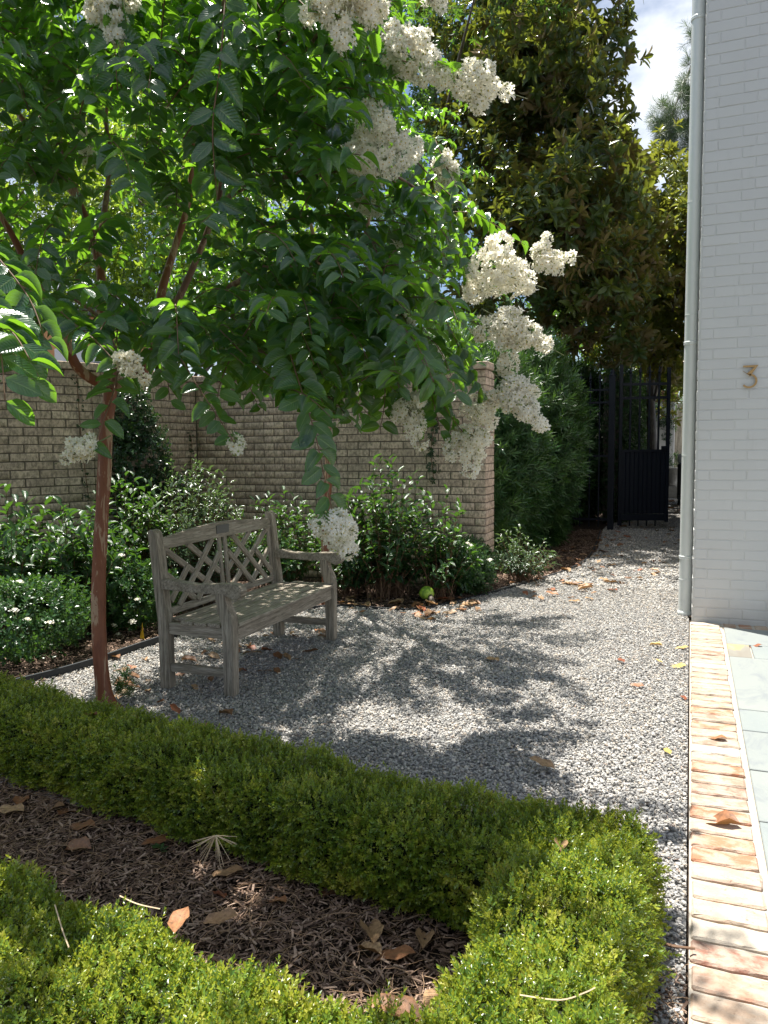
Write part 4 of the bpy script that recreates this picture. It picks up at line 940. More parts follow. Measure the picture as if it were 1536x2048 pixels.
# the crown goes on above and to the left of what the photo shows
for k in range(110):
    while True:
        p = Vector((random.uniform(-5.3, -0.9), random.uniform(1.2, 5.6), random.uniform(2.6, 5.2)))
        e = Vector(((p.x+3.0)/2.35, (p.y-3.3)/2.2, (p.z-3.4)/1.75))
        if e.length > 1 or e.length < 0.45: continue
        a, b, c = proj([tuple(p)])
        if -60 < a[0] < 1600 and b[0] > -60: continue
        if blocks_sun(p): continue
        break
    o = (p-cen); o.z = 0; o.normalize(); P = rand_spray(p, 0.45, 0, 0, o, 0.8)
    recs += spray_leaves(P, 16, random.uniform(0.08, 0.1), 0.05, 0.25); stems.append(tube(P, [0.003, 0.0027, 0.0024, 0.002, 0.0017, 0.0014], 4, False))
A_ = np.array([r[0] for r in recs]); Dd = np.array([r[1] for r in recs]); Nn_ = np.array([r[2] for r in recs]); Ss = np.array([r[3] for r in recs])
RR = frames(Dd, Nn_)
leaves_split(cm, 'crape', A_, RR, Ss, 300)
V, Fc = join_vf(stems); off = Vector(cm.location); o = link('twigs', mesh('twigs', [Vector(v)-off for v in V], Fc, M_twigbrown, True), cm); o['kind'] = 'stuff'
K = 1.0
pan = [  # base, tip, width px, distance, bud share
 ((765, 350), (742, 208), 150, 2.9, .12), ((950, 530), (1070, 570), 128, 3.1, .12), ((985, 630), (1105, 698), 92, 3.0, .2), ((1000, 760), (1092, 862), 86, 3.1, .15),
 ((1030, 785), (1082, 785), 50, 3.1, .2), ((935, 800), (990, 850), 72, 3.2, .15), ((1065, 525), (1150, 514), 62, 3.2, .3), ((1075, 520), (1098, 468), 50, 3.2, .3), ((1025, 730), (1000, 725), 60, 3.1, .15),
 ((805, 790), (845, 900), 80, 3.2, .35), ((950, 850), (940, 955), 88, 3.2, .25), ((905, 905), (885, 900), 40, 3.2, .25), ((655, 1030), (705, 1112), 95, 2.62, .15),
 ((195, 885), (122, 922), 52, 2.6, .12), ((228, 705), (300, 768), 48, 2.5, .15), ((470, 880), (478, 905), 42, 2.75, .6), ((205, -60), (235, 95), 105, 2.7, .15),
 ((650, -60), (690, 100), 130, 2.45, .15), ((730, -50), (740, 50), 90, 2.45, .15), ((775, 85), (905, 165), 120, 2.8, .2), ((900, 150), (1030, 190), 95, 2.8, .3), ((860, -30), (890, 28), 50, 2.9, .2),
 ((515, 80), (575, 165), 50, 3.6, .4), ((870, 325), (925, 345), 52, 3.4, .2), ((885, 360), (905, 385), 40, 3.4, .2), ((715, 390), (760, 430), 60, 3.5, .25),
 ((960, 650), (985, 660), 70, 3.2, .3), ((800, 640), (835, 665), 40, 3.4, .3), ((865, 690), (885, 740), 36, 3.4, .6), ((780, 480), (805, 500), 36, 3.5, .5), ((680, 760), (665, 860), 50, 3.6, .97),
 ((310, 190), (345, 210), 40, 4.0, .2), ((150, 235), (172, 270), 34, 4.2, .2), ((165, 300), (190, 330), 40, 4.2, .3), ((415, 670), (450, 700), 36, 4.2, .3), ((570, 30), (590, 60), 40, 3.4, .3), ((820, 300), (835, 320), 30, 3.4, .2), ((750, 600), (790, 640), 44, 3.6, .6),
]
for (b, t, wpx, Z, bud) in pan:
    B_ = at(*b, Z); T_ = at(*t, Z-0.03); wm = wpx*0.88/F_PX*Z; Ln = max((T_-B_).length, wm*0.6); ar = pi*wm*Ln
    T_ = B_+(T_-B_).normalized()*Ln
    n = int(ar*1.3/0.00036); panicle(cm, B_, T_, wm, max(n, 26), bud)

# ---- second crape myrtle behind the bench
b2 = gnd(655, 1205)
cm2 = thing('crape_myrtle', (b2.x, b2.y, 0), 'slimmer crape myrtle standing behind the right arm of the bench', 'tree')
z2 = float(proj([(b2.x, b2.y, 0)])[2][0])
tree_part_tube('trunk', [at(655, 1208, z2), at(650, 1050, z2), at(658, 930, z2), at(650, 800, z2), at(640, 690, z2)], 0.042, 0.032, cm2, M_barkred, 6, 14, 0.02, 0.08)
recs = []; stems = []
for pts in ([(640, 690, z2), (560, 560, 6.2), (500, 420, 6.0), (470, 250, 5.8)], [(640, 690, z2), (700, 560, 6.3), (740, 430, 6.0), (760, 250, 5.8)], [(640, 690, z2), (640, 540, 6.6), (610, 380, 6.6), (620, 200, 6.5)]):
    tree_part_tube('branch', [at(*p) for p in pts], 0.026, 0.008, cm2, M_barklimb, 6, 8, 0, 0.1)
poly2 = [(230, -200), (880, -200), (860, 300), (940, 560), (900, 780), (760, 800), (560, 720), (380, 640), (260, 420)]
cnt = 0
while cnt < 300:
    px_, py_ = random.uniform(230, 940), random.uniform(-200, 800); Zc = random.uniform(5.2, 7.2)
    if not in_poly([px_], [py_], poly2)[0]: continue
    if 200 < px_ < 330 and 380 < py_ < 620: continue
    if px_ > 560 and py_ < 220 and random.random() < 0.6: continue
    p = at(px_, py_, Zc); e = Vector(((p.x-b2.x)/2.4, (p.y-b2.y)/2.0, (p.z-3.6)/2.2))
    if e.length > 1.05: continue
    o = Vector((p.x-b2.x, p.y-b2.y, 0)); o = o.normalized() if o.length > 0.01 else Vector((1, 0, 0)); P = rand_spray(p, 0.5, 0, 0, o, 1.1)
    recs += spray_leaves(P, 18, random.uniform(0.08, 0.105), 0.05, 0.25); cnt += 1
A_ = np.array([r[0] for r in recs]); RR = frames(np.array([r[1] for r in recs]), np.array([r[2] for r in recs])); Ss = np.array([r[3] for r in recs])
scatter('leaves', 'crape', A_, RR, Ss, cm2)

# ---- generic leafy shrub
def shrub(name, label, cat, px_base, py_base, rad, h, nst, key, ll, per, nparts, group=None, loc=None, lean=(0, 0), top=0.35, stemmat=M_twigbrown, pair=False):
    b = gnd(px_base, py_base) if loc is None else Vector(loc); root = thing(name, (b.x, b.y, 0), label, cat, group)
    rec = []; st = []
    for k in range(nst):
        a = random.uniform(0, 2*pi); rr = rad*math.sqrt(random.random()); hh = h*random.uniform(0.45, 1.0)*(1-0.45*(rr/rad)**2)
        tip = Vector((b.x+rr*cos(a)+lean[0]*hh, b.y+rr*sin(a)+lean[1]*hh, hh)); mid = Vector((b.x+0.55*rr*cos(a), b.y+0.55*rr*sin(a), hh*0.5))
        P = smooth_path([Vector((b.x+0.25*rr*cos(a)+random.gauss(0, 0.07), b.y+0.25*rr*sin(a)+random.gauss(0, 0.07), 0)), mid, tip], 4); st.append(tube([p-Vector((b.x, b.y, 0)) for p in P], list(np.linspace(0.005, 0.0018, len(P))), 4, False))
        n = len(P)
        for j in range(per):
            t = 0.35+0.65*j/(per-1); f = t*(n-1); i = min(int(f), n-2); p = P[i].lerp(P[i+1], f-i); an = j*(pi if False else 2.4)+random.random()*0.8
            el = radians(78-48*(t**3)); T = (P[i+1]-P[i]).normalized(); A1 = T.cross(Vector((0.2, 0.3, 0.9))).normalized(); B1 = T.cross(A1)
            d = (A1*cos(an)+B1*sin(an))*sin(el)+T*cos(el)+Vector((0, 0, -0.1)); nn = T*sin(el)-(A1*cos(an)+B1*sin(an))*cos(el)+Vector((0, 0, 0.8))
            rec.append((tuple(p), tuple(d), tuple(nn), ll*random.uniform(0.7, 1.15)))
    V, Fc = join_vf(st); link('stems', mesh('stems', V, Fc, stemmat, True), root)
    P_ = np.array([r[0] for r in rec]); R_ = frames(np.array([r[1] for r in rec]), np.array([r[2] for r in rec])); S_ = np.array([r[3] for r in rec])
    if key in ('shrub', 'silver'): leaves_split(root, key, P_, R_, S_, nparts)
    return root, P_
shrub('leafy_shrub', 'tall broad leaved shrub against the wall at the left edge', 'shrub', 30, 1262, 0.6, 1.3, 120, 'shrub', 0.105, 14, 300)
shrub('leafy_shrub', 'big broad leaved shrub just left of the ivy column', 'shrub', 160, 1255, 0.5, 1.2, 90, 'shrub', 0.1, 14, 200)
shrub('leafy_shrub', 'dark leafy shrub growing between trunk and bench post', 'shrub', 262, 1215, 0.42, 1.3, 90, 'shrub', 0.085, 14, 250)
shrub('silvery_shrub', 'dense small leaved silvery shrub directly behind the bench back', 'shrub', 390, 1200, 0.62, 1.4, 260, 'silver', 0.06, 18, 300)
shrub('leafy_shrub', 'green shrub rising behind the top right bench post', 'shrub', 560, 1180, 0.55, 1.05, 100, 'shrub', 0.08, 14, 250)
shrub('leafy_shrub', 'large glossy shrub right of the bench against the wall', 'shrub', 775, 1192, 0.5, 1.4, 110, 'shrub', 0.095, 13, 300)
shrub('leafy_shrub', 'low dark shrub beside the hanging flower right of bench', 'shrub', 700, 1190, 0.38, 0.75, 70, 'shrub', 0.08, 12, 150)
shrub('leafy_shrub', 'slender leafy shrub in front of the wall end pier', 'shrub', 880, 1195, 0.36, 1.15, 40, 'shrub', 0.09, 12, 150)
shrub('pale_shrub', 'small pale leaved shrub beside the wall end', 'shrub', 1045, 1160, 0.36, 0.62, 60, 'silver', 0.062, 12, 300)
# filler under the shrubs against the wall
# ---- white shrub roses
def rose(label, px_, py_, rad, h, n, fl, zc=0.5):
    b = gnd(px_, py_); root = thing('rose_bush', (b.x, b.y, 0), label, 'rose bush', None)
    v = rng.normal(size=(n, 3)); v /= np.linalg.norm(v, axis=1)[:, None]; r = rng.uniform(0.45, 1.0, n)**0.6; P_ = v*r[:, None]*np.array([rad, rad, h*0.5])
    P_ *= (1+0.18*np.array([mnoise.noise(Vector(q)*4+b) for q in P_]))[:, None]; P_[:, 2] += h*0.5; P_[:, 2] = np.maximum(P_[:, 2], 0.02); P_ += np.array([b.x, b.y, 0])
    U = nrmz(v+rng.normal(0, 0.4, v.shape)+np.array([0, 0, 0.5])); scatter('leaves', 'rose', P_, up_frames(U), rng.uniform(0.7, 1.25, n), root)
    st = []
    for k in range(14):
        a = random.uniform(0, 6.28); tp = Vector((rad*0.7*cos(a), rad*0.7*sin(a), h*random.uniform(0.6, 0.95))); st.append(tube([Vector((0, 0, 0)), tp*0.5+Vector((0, 0, 0.05)), tp], [0.004, 0.003, 0.002], 4, False))
    V, Fc = join_vf(st); link('stems', mesh('stems', V, Fc, M_twig), root)
    for (fx, fy) in fl:
        Zc = float(proj([(b.x, b.y, h*0.5)])[2][0])-rad*1.05; p = at(fx, fy, Zc); o = link('flower', roseflower, root, TRS(p-Vector((b.x, b.y, 0)), frame(Vector((random.uniform(-.5, .5), 1, random.uniform(-0.3, 0.3))), Vector((0.2, -0.6, 0.8))), random.uniform(0.9, 1.25)))
def mk_rose():
    V = []; Fc = []; r = random.Random(3)
    for ring, (rad, hh, n) in enumerate(((0.024, 0.004, 6), (0.018, 0.010, 5), (0.011, 0.014, 5), (0.005, 0.016, 3))):
        for k in range(n):
            a = 2*pi*k/n+ring*0.5; o = len(V); w = 3.6/n*0.5
            for (rr, aa, z) in ((0.15, 0, -0.004), (0.8, -w, hh), (0.85, w, hh), (1.05, -w*0.6, hh+0.003), (1.12, 0, hh+0.001), (1.05, w*0.6, hh+0.004)): V.append((rad*rr*cos(a+aa), rad*rr*sin(a+aa), z+r.uniform(0, 0.002)))
            Fc += [(o, o+1, o+2), (o+1, o+3, o+4, o+2), (o+2, o+4, o+5)]
    return mesh('flower', V, Fc, M_petal)
roseflower = mk_rose()
rose('low white rose bush at the far left with one open sunlit bloom', 60, 1310, 0.42, 0.52, 900, [(100, 1247), (40, 1165), (30, 1222), (55, 1240)])
rose('sunlit low rose bush just left of the red trunk', 135, 1245, 0.38, 0.5, 900, [(42, 1162), (100, 1202), (152, 1230), (75, 1168)])
rose('low white rose bush between the red trunk and the bench', 265, 1250, 0.36, 0.5, 900, [(243, 1112), (265, 1245), (237, 1270), (228, 1252), (275, 1200)])
rose('rose bush with a few white blooms in front of the wall end', 925, 1183, 0.31, 0.5, 1500, [(877, 1069), (871, 1093), (860, 1100), (935, 1087), (941, 1092), (905, 1133), (955, 1130), (980, 1121)])

# ---- ivy on the wall
def ivy(label, pts, n, sc=1.0, cat='ivy'):
    c = np.mean(np.array([q[0] for q in pts]), 0); root = thing('ivy', (c[0], c[1], 0), label, cat)
    PP = []; UU = []
    for (p, rad) in pts:
        k = int(n*rad[0]*rad[2]/sum(q[1][0]*q[1][2] for q in pts)); v = rng.normal(size=(k, 3)); v /= np.linalg.norm(v, axis=1)[:, None]
        PP.append(np.array(p)+v*(rng.uniform(0.6, 1.05, k))[:, None]*np.array(rad)); UU.append(v)
    PP = np.vstack(PP); UU = nrmz(np.vstack(UU)+rng.normal(0, 0.4, (len(PP), 3))+np.array([0.2, -0.2, 0.2])); PP[:, 2] = np.maximum(PP[:, 2], 0.03)
    scatter('leaves', 'ivy', PP, up_frames(UU), rng.uniform(0.7, 1.2, len(PP))*sc, root); return root
ivy('thick dark column of ivy climbing the tan brick wall', [((-5.15, 6.35, 0.55), (0.24, 0.4, 0.55)), ((-5.2, 6.35, 1.25), (0.22, 0.36, 0.55)), ((-5.25, 6.3, 1.75), (0.14, 0.25, 0.35)), ((-5.15, 6.85, 0.8), (0.2, 0.35, 0.35))], 2900)
def vine(label, path, n, sc=0.5):
    P = smooth_path(path, 8); root = thing('climbing_vine', P[0], label, 'vine'); off = Vector(root.location)
    link('stem', mesh('stem', *tube([p-off for p in P], [0.004]*len(P), 4), M_twigbrown), root)
    idx = rng.integers(0, len(P), n); PP = np.array([tuple(P[i]) for i in idx])+rng.normal(0, 0.03, (n, 3)); scatter('leaves', 'ivy', PP, up_frames(rng.normal(0, 0.5, (n, 3))+np.array([0.4, -0.8, 0.3])), rng.uniform(0.4, 0.8, n)*sc*1.6, root)
def wallpt(px_, py_, seg=0, out=0.02):
    a, b, _ = segs[seg]; d = (b-a).normalized(); n = Vector((d.y, -d.x)); r = ray(px_, py_); t = ((a-Vector((0, 0)))+n*out).dot(n)/Vector((r.x, r.y)).dot(n); return CAMP+r*t
vine('thin vine climbing the wall left of the red trunk', [wallpt(178, 1000), wallpt(165, 900), wallpt(158, 820), wallpt(153, 750)], 60)
vine('thin vine trailing up the wall near its inner corner', [wallpt(392, 1000, 1), wallpt(381, 940, 1), wallpt(384, 890, 1), wallpt(380, 870, 1)], 50)
vine('vine climbing the brick pier of the wall right of centre', [wallpt(868, 960, 2), wallpt(862, 900, 2), wallpt(870, 830, 2), wallpt(866, 770, 2)], 90, 0.7)

# ---- podocarpus hedge by the path
def podo_mass():
    root = thing('podocarpus_hedge', (-2.2, 11.2, 0), 'tall dark needle leaved hedge between the wall end and the iron gate', 'hedge')
    cl = [((-2.6, 9.7, 1.3), (0.8, 0.8, 1.5)), ((-2.3, 11.0, 1.4), (0.85, 1.0, 1.6)), ((-2.4, 12.2, 1.2), (0.7, 0.9, 1.5)), ((-2.6, 14.6, 1.2), (0.9, 0.7, 1.5)), ((-2.15, 15.6, 1.3), (0.75, 0.5, 1.7)), ((-2.5, 9.2, 0.6), (0.5, 0.5, 0.8)), ((-3.2, 10.6, 1.5), (0.8, 1.2, 1.6))]
    PP = []; UU = []
    for c, r in cl:
        k = int(2100*r[0]*r[2]); v = rng.normal(size=(k, 3)); v /= np.linalg.norm(v, axis=1)[:, None]; q = v*rng.uniform(0.7, 1.0, k)[:, None]
        q *= (1+0.16*np.array([mnoise.noise(Vector(a)*2.5+Vector(c)) for a in q]))[:, None]
        PP.append(q*np.array(r)+np.array(c)); UU.append(v)
    PP = np.vstack(PP); UU = np.vstack(UU); k = PP[:, 2] > 0.05; PP = PP[k]; UU = nrmz(UU[k]+rng.normal(0, 0.35, (k.sum(), 3))+np.array([0, 0, 0.5]))
    scatter('leaves', 'podo', PP, up_frames(UU), rng.uniform(0.8, 1.5, len(PP)), root)
    st = [tube([Vector((x-(-2.2), y-11.2, 0)), Vector((x+random.uniform(-.2, .2)+2.2, y-11.2, 2.6))], [0.025, 0.01], 6) for x, y in ((-2.3, 10.0), (-2.2, 10.7), (-2.1, 11.5), (-2.1, 12.3), (-2.5, 9.6), (-2.6, 11.1))]
    V, Fc = join_vf(st); link('stems', mesh('stems', V, Fc, M_barkgrey), root)
podo_mass()

# ---- background trees
def bigtree(name, label, base, trunk_top, r0, lobes, key, n, sc, nleafparts=0, leafkey=None, leaflen=0.2, trunks=None, barkm=M_barkgrey, shell=0.55, seedv=0):
    root = thing(name, (base[0], base[1], 0), label, 'tree'); off = Vector((base[0], base[1], 0))
    for (a, b, r) in (trunks or [(Vector((base[0], base[1], 0)), Vector(trunk_top), r0)]):
        a = Vector(a); b = Vector(b); pts = [a.lerp(b, t)+Vector((random.gauss(0, 0.06), random.gauss(0, 0.06), 0))*(t*(1-t)*4) for t in np.linspace(0, 1, 6)]
        tree_part_tube('trunk', pts, r, r*0.35, root, barkm, 4, 9, r*0.4, 0.1)
        for j in range(7):
            t = random.uniform(0.3, 0.95); p = a.lerp(b, t); c, rr = random.choice(lobes); q = Vector(c)+Vector((random.gauss(0, 0.4)*rr[0], random.gauss(0, 0.4)*rr[1], random.gauss(0, 0.4)*rr[2]))
            tree_part_tube('limb', [p, p.lerp(q, 0.5)+Vector((0, 0, 0.15)), q], r*0.35, r*0.08, root, barkm, 4, 6)
    wt = np.array([l[1][0]*l[1][2] for l in lobes]); wt = wt/wt.sum(); PP = []; UU = []
    for (c, r), w_ in zip(lobes, wt):
        k = int(n*w_); v = rng.normal(size=(k, 3)); v /= np.linalg.norm(v, axis=1)[:, None]; q = v*(rng.uniform(shell, 1.0, k))[:, None]
        nv = np.array([mnoise.noise(Vector(a)*2.2+Vector(c)) for a in q]); q *= (1+0.45*nv)[:, None]
        gap = np.array([mnoise.noise(Vector(a*np.array(r))*1.3+Vector((3, 1, seedv))) for a in q]); kp = gap > -0.14
        PP.append((q*np.array(r)+np.array(c))[kp]); UU.append(v[kp])
    PP = np.vstack(PP); UU = nrmz(np.vstack(UU)*0.8+rng.normal(0, 0.5, (len(PP), 3))+np.array([0, 0, 0.45])); S = rng.uniform(0.8, 1.25, len(PP))*sc
    if nleafparts and leafkey:
        x, y_, Z = proj(PP); ok = (x > 0) & (x < 1400) & (y_ > 0) & (y_ < 900); o_ = np.argsort(np.where(ok, Z, 1e9))[:nleafparts//9]
        rec = []
        for i in o_:
            u = Vector(UU[i]); a1 = u.cross(Vector((0.3, 0.2, 0.9))).normalized(); b1 = u.cross(a1)
            for j in range(9):
                an = j*2.4; el = radians(85-9*j+random.uniform(-8, 8)); rd = a1*cos(an)+b1*sin(an); rec.append((tuple(Vector(PP[i])+u*0.01*j), tuple(rd*sin(el)+u*cos(el)), tuple(u*sin(el)-rd*cos(el)), leaflen*random.uniform(0.8, 1.15)))
        Pq = np.array([r[0] for r in rec]); Rq = frames(np.array([r[1] for r in rec]), np.array([r[2] for r in rec])); leaves_split(root, leafkey, Pq, Rq, np.array([r[3] for r in rec]), 9999)
        mk = np.ones(len(PP), bool); mk[o_] = False; PP = PP[mk]; UU = UU[mk]; S = S[mk]
    scatter('leaves', key, PP, up_frames(UU), S, root); return root
def lobe(px_, py_, Z, rx, ry, rz): return (tuple(at(px_, py_, Z)), (rx, ry, rz))
t1 = at(1098, 900, 15.0); t1b = at(1105, 60, 15.0)
bigtree('magnolia_tree', 'tall southern magnolia with brown backed leaves and dark trunk', (t1.x, t1.y), tuple(t1b), 0.17,
        [lobe(1105, 60, 15, 1.35, 1.4, 1.6), lobe(1125, 260, 15, 1.4, 1.5, 1.1), lobe(1190, 240, 15, 0.9, 1.0, 0.5), lobe(1180, 110, 15, 0.95, 1.0, 0.5), lobe(1190, 20, 15, 0.7, 0.8, 0.5), lobe(980, 100, 15.2, 1.3, 1.3, 1.5), lobe(960, 300, 15, 1.2, 1.3, 1.2), lobe(1200, 330, 15, 0.9, 1, 0.6), lobe(1120, 430, 12.6, 1.2, 1.3, 0.9), lobe(1080, 110, 13, 1.1, 1.3, 0.9), lobe(1060, -60, 11.6, 1.1, 1.3, 0.8), lobe(1190, 360, 12.8, 0.9, 1.3, 0.8), lobe(1200, 560, 13.0, 0.9, 1.2, 0.6), lobe(1240, 470, 13.5, 0.8, 1.2, 0.7), lobe(1060, 160, 14.6, 1.3, 1.4, 1.4), lobe(1110, 450, 14.5, 1.5, 1.6, 1.2), lobe(1000, 420, 14, 1.4, 1.4, 1.3), lobe(1180, 600, 14.6, 1.4, 1.4, 1.0), lobe(1040, 620, 14, 1.5, 1.2, 0.9), lobe(1060, -160, 15, 1.5, 1.7, 1.6), lobe(1225, 690, 14.0, 0.75, 1.0, 0.35)], 'magro', 5200, 1.0, 297, 'mag', 0.2)
t2 = at(1310, 900, 19.0)
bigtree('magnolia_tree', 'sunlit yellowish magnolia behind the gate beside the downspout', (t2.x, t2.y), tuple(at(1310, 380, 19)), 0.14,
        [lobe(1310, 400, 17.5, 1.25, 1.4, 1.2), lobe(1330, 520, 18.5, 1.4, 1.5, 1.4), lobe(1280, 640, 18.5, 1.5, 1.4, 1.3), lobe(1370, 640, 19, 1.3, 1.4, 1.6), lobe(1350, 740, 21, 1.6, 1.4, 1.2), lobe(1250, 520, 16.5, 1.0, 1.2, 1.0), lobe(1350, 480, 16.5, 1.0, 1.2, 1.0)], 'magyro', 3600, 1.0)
t3 = at(860, 900, 17.0)
bigtree('laurel_tree', 'dense dark green tree behind the white flowers at top centre', (t3.x, t3.y), tuple(at(870, 100, 17)), 0.16,
        [lobe(880, 80, 16, 1.6, 1.6, 1.6), lobe(760, 180, 17, 1.5, 1.5, 1.3), lobe(950, 220, 15.5, 1.2, 1.3, 1.0), lobe(880, 330, 16.5, 1.5, 1.4, 1.1), lobe(800, -120, 17, 2.0, 1.8, 1.6), lobe(640, 220, 18, 1.7, 1.5, 1.2), lobe(860, 520, 17, 2.0, 1.3, 1.6), lobe(1010, -110, 10.5, 1.1, 1.2, 0.7), lobe(960, -60, 12.5, 1.2, 1.2, 0.9), lobe(560, 60, 18, 1.4, 1.2, 1.4), lobe(700, 380, 18, 1.8, 1.3, 1.5), lobe(680, 560, 18, 1.8, 1.3, 1.2), lobe(760, 0, 17, 1.4, 1.2, 1.3)], 'oaksp', 4300, 1.25, seedv=4)
t4 = at(330, 900, 13.0)
bigtree('broadleaf_tree', 'sunny pale green tree beyond the wall seen through the limbs', (t4.x, t4.y), tuple(at(330, 350, 13)), 0.12,
        [lobe(300, 480, 13, 1.6, 1.4, 1.2), lobe(420, 560, 13, 1.7, 1.4, 1.2), lobe(200, 380, 13.5, 1.4, 1.4, 1.1), lobe(560, 600, 13.5, 1.7, 1.4, 1.1), lobe(380, 300, 14, 1.5, 1.4, 1.0), lobe(300, 640, 13, 1.4, 1.2, 0.8)], 'backsp', 2600, 1.1, seedv=8)
t5 = at(30, 900, 14.0)
bigtree('broadleaf_tree', 'light green tree beyond the wall at the far left', (t5.x, t5.y), tuple(at(30, 380, 14)), 0.12,
        [lobe(20, 420, 14, 1.4, 1.3, 1.3), lobe(-60, 300, 14, 1.3, 1.3, 1.2), lobe(120, 520, 14.5, 1.0, 1.2, 0.9)], 'backsp', 1200, 1.1, seedv=12)
t6 = at(340, 900, 17.0)
bigtree('laurel_tree', 'dark tree high behind the crape myrtle at upper left', (t6.x, t6.y), tuple(at(340, 60, 17)), 0.14,
        [lobe(360, 60, 17, 1.5, 1.5, 1.4), lobe(240, 160, 17, 1.4, 1.4, 1.2), lobe(470, 180, 17.5, 1.3, 1.3, 1.1), lobe(100, 200, 17, 1.5, 1.4, 1.3), lobe(250, 330, 17, 1.7, 1.3, 1.3), lobe(450, 330, 17, 1.7, 1.3, 1.3), lobe(150, 20, 17, 1.7, 1.4, 1.3), lobe(0, 120, 17, 1.4, 1.4, 1.3)], 'oaksp', 3600, 1.25, seedv=15)
t7 = at(1400, 900, 34)
bigtree('pine_tree', 'tall pine with long needles showing beside the downspout', (t7.x, t7.y), tuple(at(1400, 40, 34)), 0.28,
        [lobe(1360, 235, 34, 1.3, 1.3, 1.1), lobe(1330, 255, 34, 0.7, 0.8, 0.5), lobe(1355, 285, 34, 1.0, 1.0, 0.6), lobe(1385, 180, 34, 0.9, 1.0, 0.7), lobe(1390, 125, 34, 0.45, 0.5, 0.35), lobe(1400, 70, 34, 0.8, 0.8, 0.5)], 'pine', 620, 1.7, shell=0.2)
t8 = at(1180, 800, 20)
bigtree('evergreen_tree', 'dark evergreen mass closing the view behind the iron gate', (t8.x, t8.y), tuple(at(1190, 500, 22)), 0.14,
        [lobe(1150, 700, 20, 1.6, 1.2, 1.5), lobe(1250, 740, 21, 1.4, 1.0, 1.2), lobe(1370, 760, 27, 1.8, 1.0, 1.4), lobe(1040, 720, 19, 1.6, 1.2, 1.6), lobe(1150, 560, 20, 1.8, 1.2, 1.5), lobe(1290, 560, 23, 2.0, 1.2, 1.8)], 'oaksp', 2000, 1.3, seedv=20)

# =================================================================== IRON GATE AND FENCE
def spear(name, x, y, zb_, zt_, parent, w=0.02, spike=True):
    V, Fc = lathe([(0.001, 0), (w*0.5, 0), (w*0.5, 0.001)], 4)
    Hh = zt_-zb_; link(name, box_mesh(name, w, w, Hh, M_black), parent, Matrix.Translation((x, y, zb_+Hh/2)))
    if spike:
        V, Fc = lathe([(0.012, -0.01), (0.026, 0.0), (0.026, 0.012), (0.014, 0.018), (0.026, 0.05), (0.016, 0.1), (0.001, 0.17)], 6)
        link('finial', mesh('finial', V, Fc, M_black), parent, Matrix.Translation((x, y, zt_)))
GX, GY = -1.235, 13.45
fn = thing('iron_fence', (GX, GY, 0), 'black iron picket fence behind the podocarpus left of the gate post', 'fence')
link('post', box_mesh('post', 0.1, 0.1, 2.58, M_black, 0.004), fn, Matrix.Translation((0, 0, 1.29)))
link('post_cap', mesh('post_cap', *lathe([(0.06, 0), (0.062, 0.02), (0.03, 0.04), (0.035, 0.06), (0.03, 0.1), (0.004, 0.12)], 10), M_black, True), fn, Matrix.Translation((0, 0, 2.58)))
for k in range(9): spear('picket', -0.2-0.155*k, 0, 0.04, 2.5, fn, 0.022)
for z in (2.36, 2.15, 1.25, 0.17): link('rail', box_mesh('rail', 1.55, 0.03, 0.035, M_black), fn, Matrix.Translation((-0.8, 0, z)))
gt = thing('iron_gate', (GX+0.1, GY+0.15, 0), 'black iron gate with spear finials and solid lower panel standing ajar', 'gate', rz=radians(16))
GW = 0.81
link('stile', box_mesh('stile', 0.055, 0.05, 2.72, M_black, 0.003), gt, Matrix.Translation((0.03, 0, 1.42))); link('stile', box_mesh('stile', 0.055, 0.05, 2.6, M_black, 0.003), gt, Matrix.Translation((GW, 0, 1.42)))
for z in (2.45, 2.22, 1.33): link('rail', box_mesh('rail', GW-0.09, 0.035, 0.045, M_black), gt, Matrix.Translation((GW/2+0.015, 0, z)))
link('rail', box_mesh('rail', GW-0.09, 0.045, 0.11, M_black), gt, Matrix.Translation((GW/2+0.015, 0, 0.2)))
for k in range(4): spear('picket', 0.03+(GW-0.03)*(k+1)/5, 0, 1.35, 2.6, gt, 0.03)
V = []; Fc = []; nn = 40
for i in range(nn+1):
    x = 0.06+(GW-0.09)*i/nn; yv = 0.006*(1 if (i//4) % 2 else -1); V += [(x, yv, 0.26), (x, yv, 1.31)]
for i in range(nn): Fc.append((2*i, 2*i+2, 2*i+3, 2*i+1))
pm = mesh('panel', V, Fc, M_black); po = link('panel', pm, gt); md = po.modifiers.new('s', 'SOLIDIFY'); md.thickness = 0.006
link('latch', box_mesh('latch', 0.09, 0.07, 0.06, M_black, 0.005), gt, Matrix.Translation((GW-0.06, -0.03, 1.38)))
for k in range(5): link('foot', box_mesh('foot', 0.02, 0.02, 0.1, M_black), gt, Matrix.Translation((0.06+(GW-0.1)*k/5, 0, 0.1)))

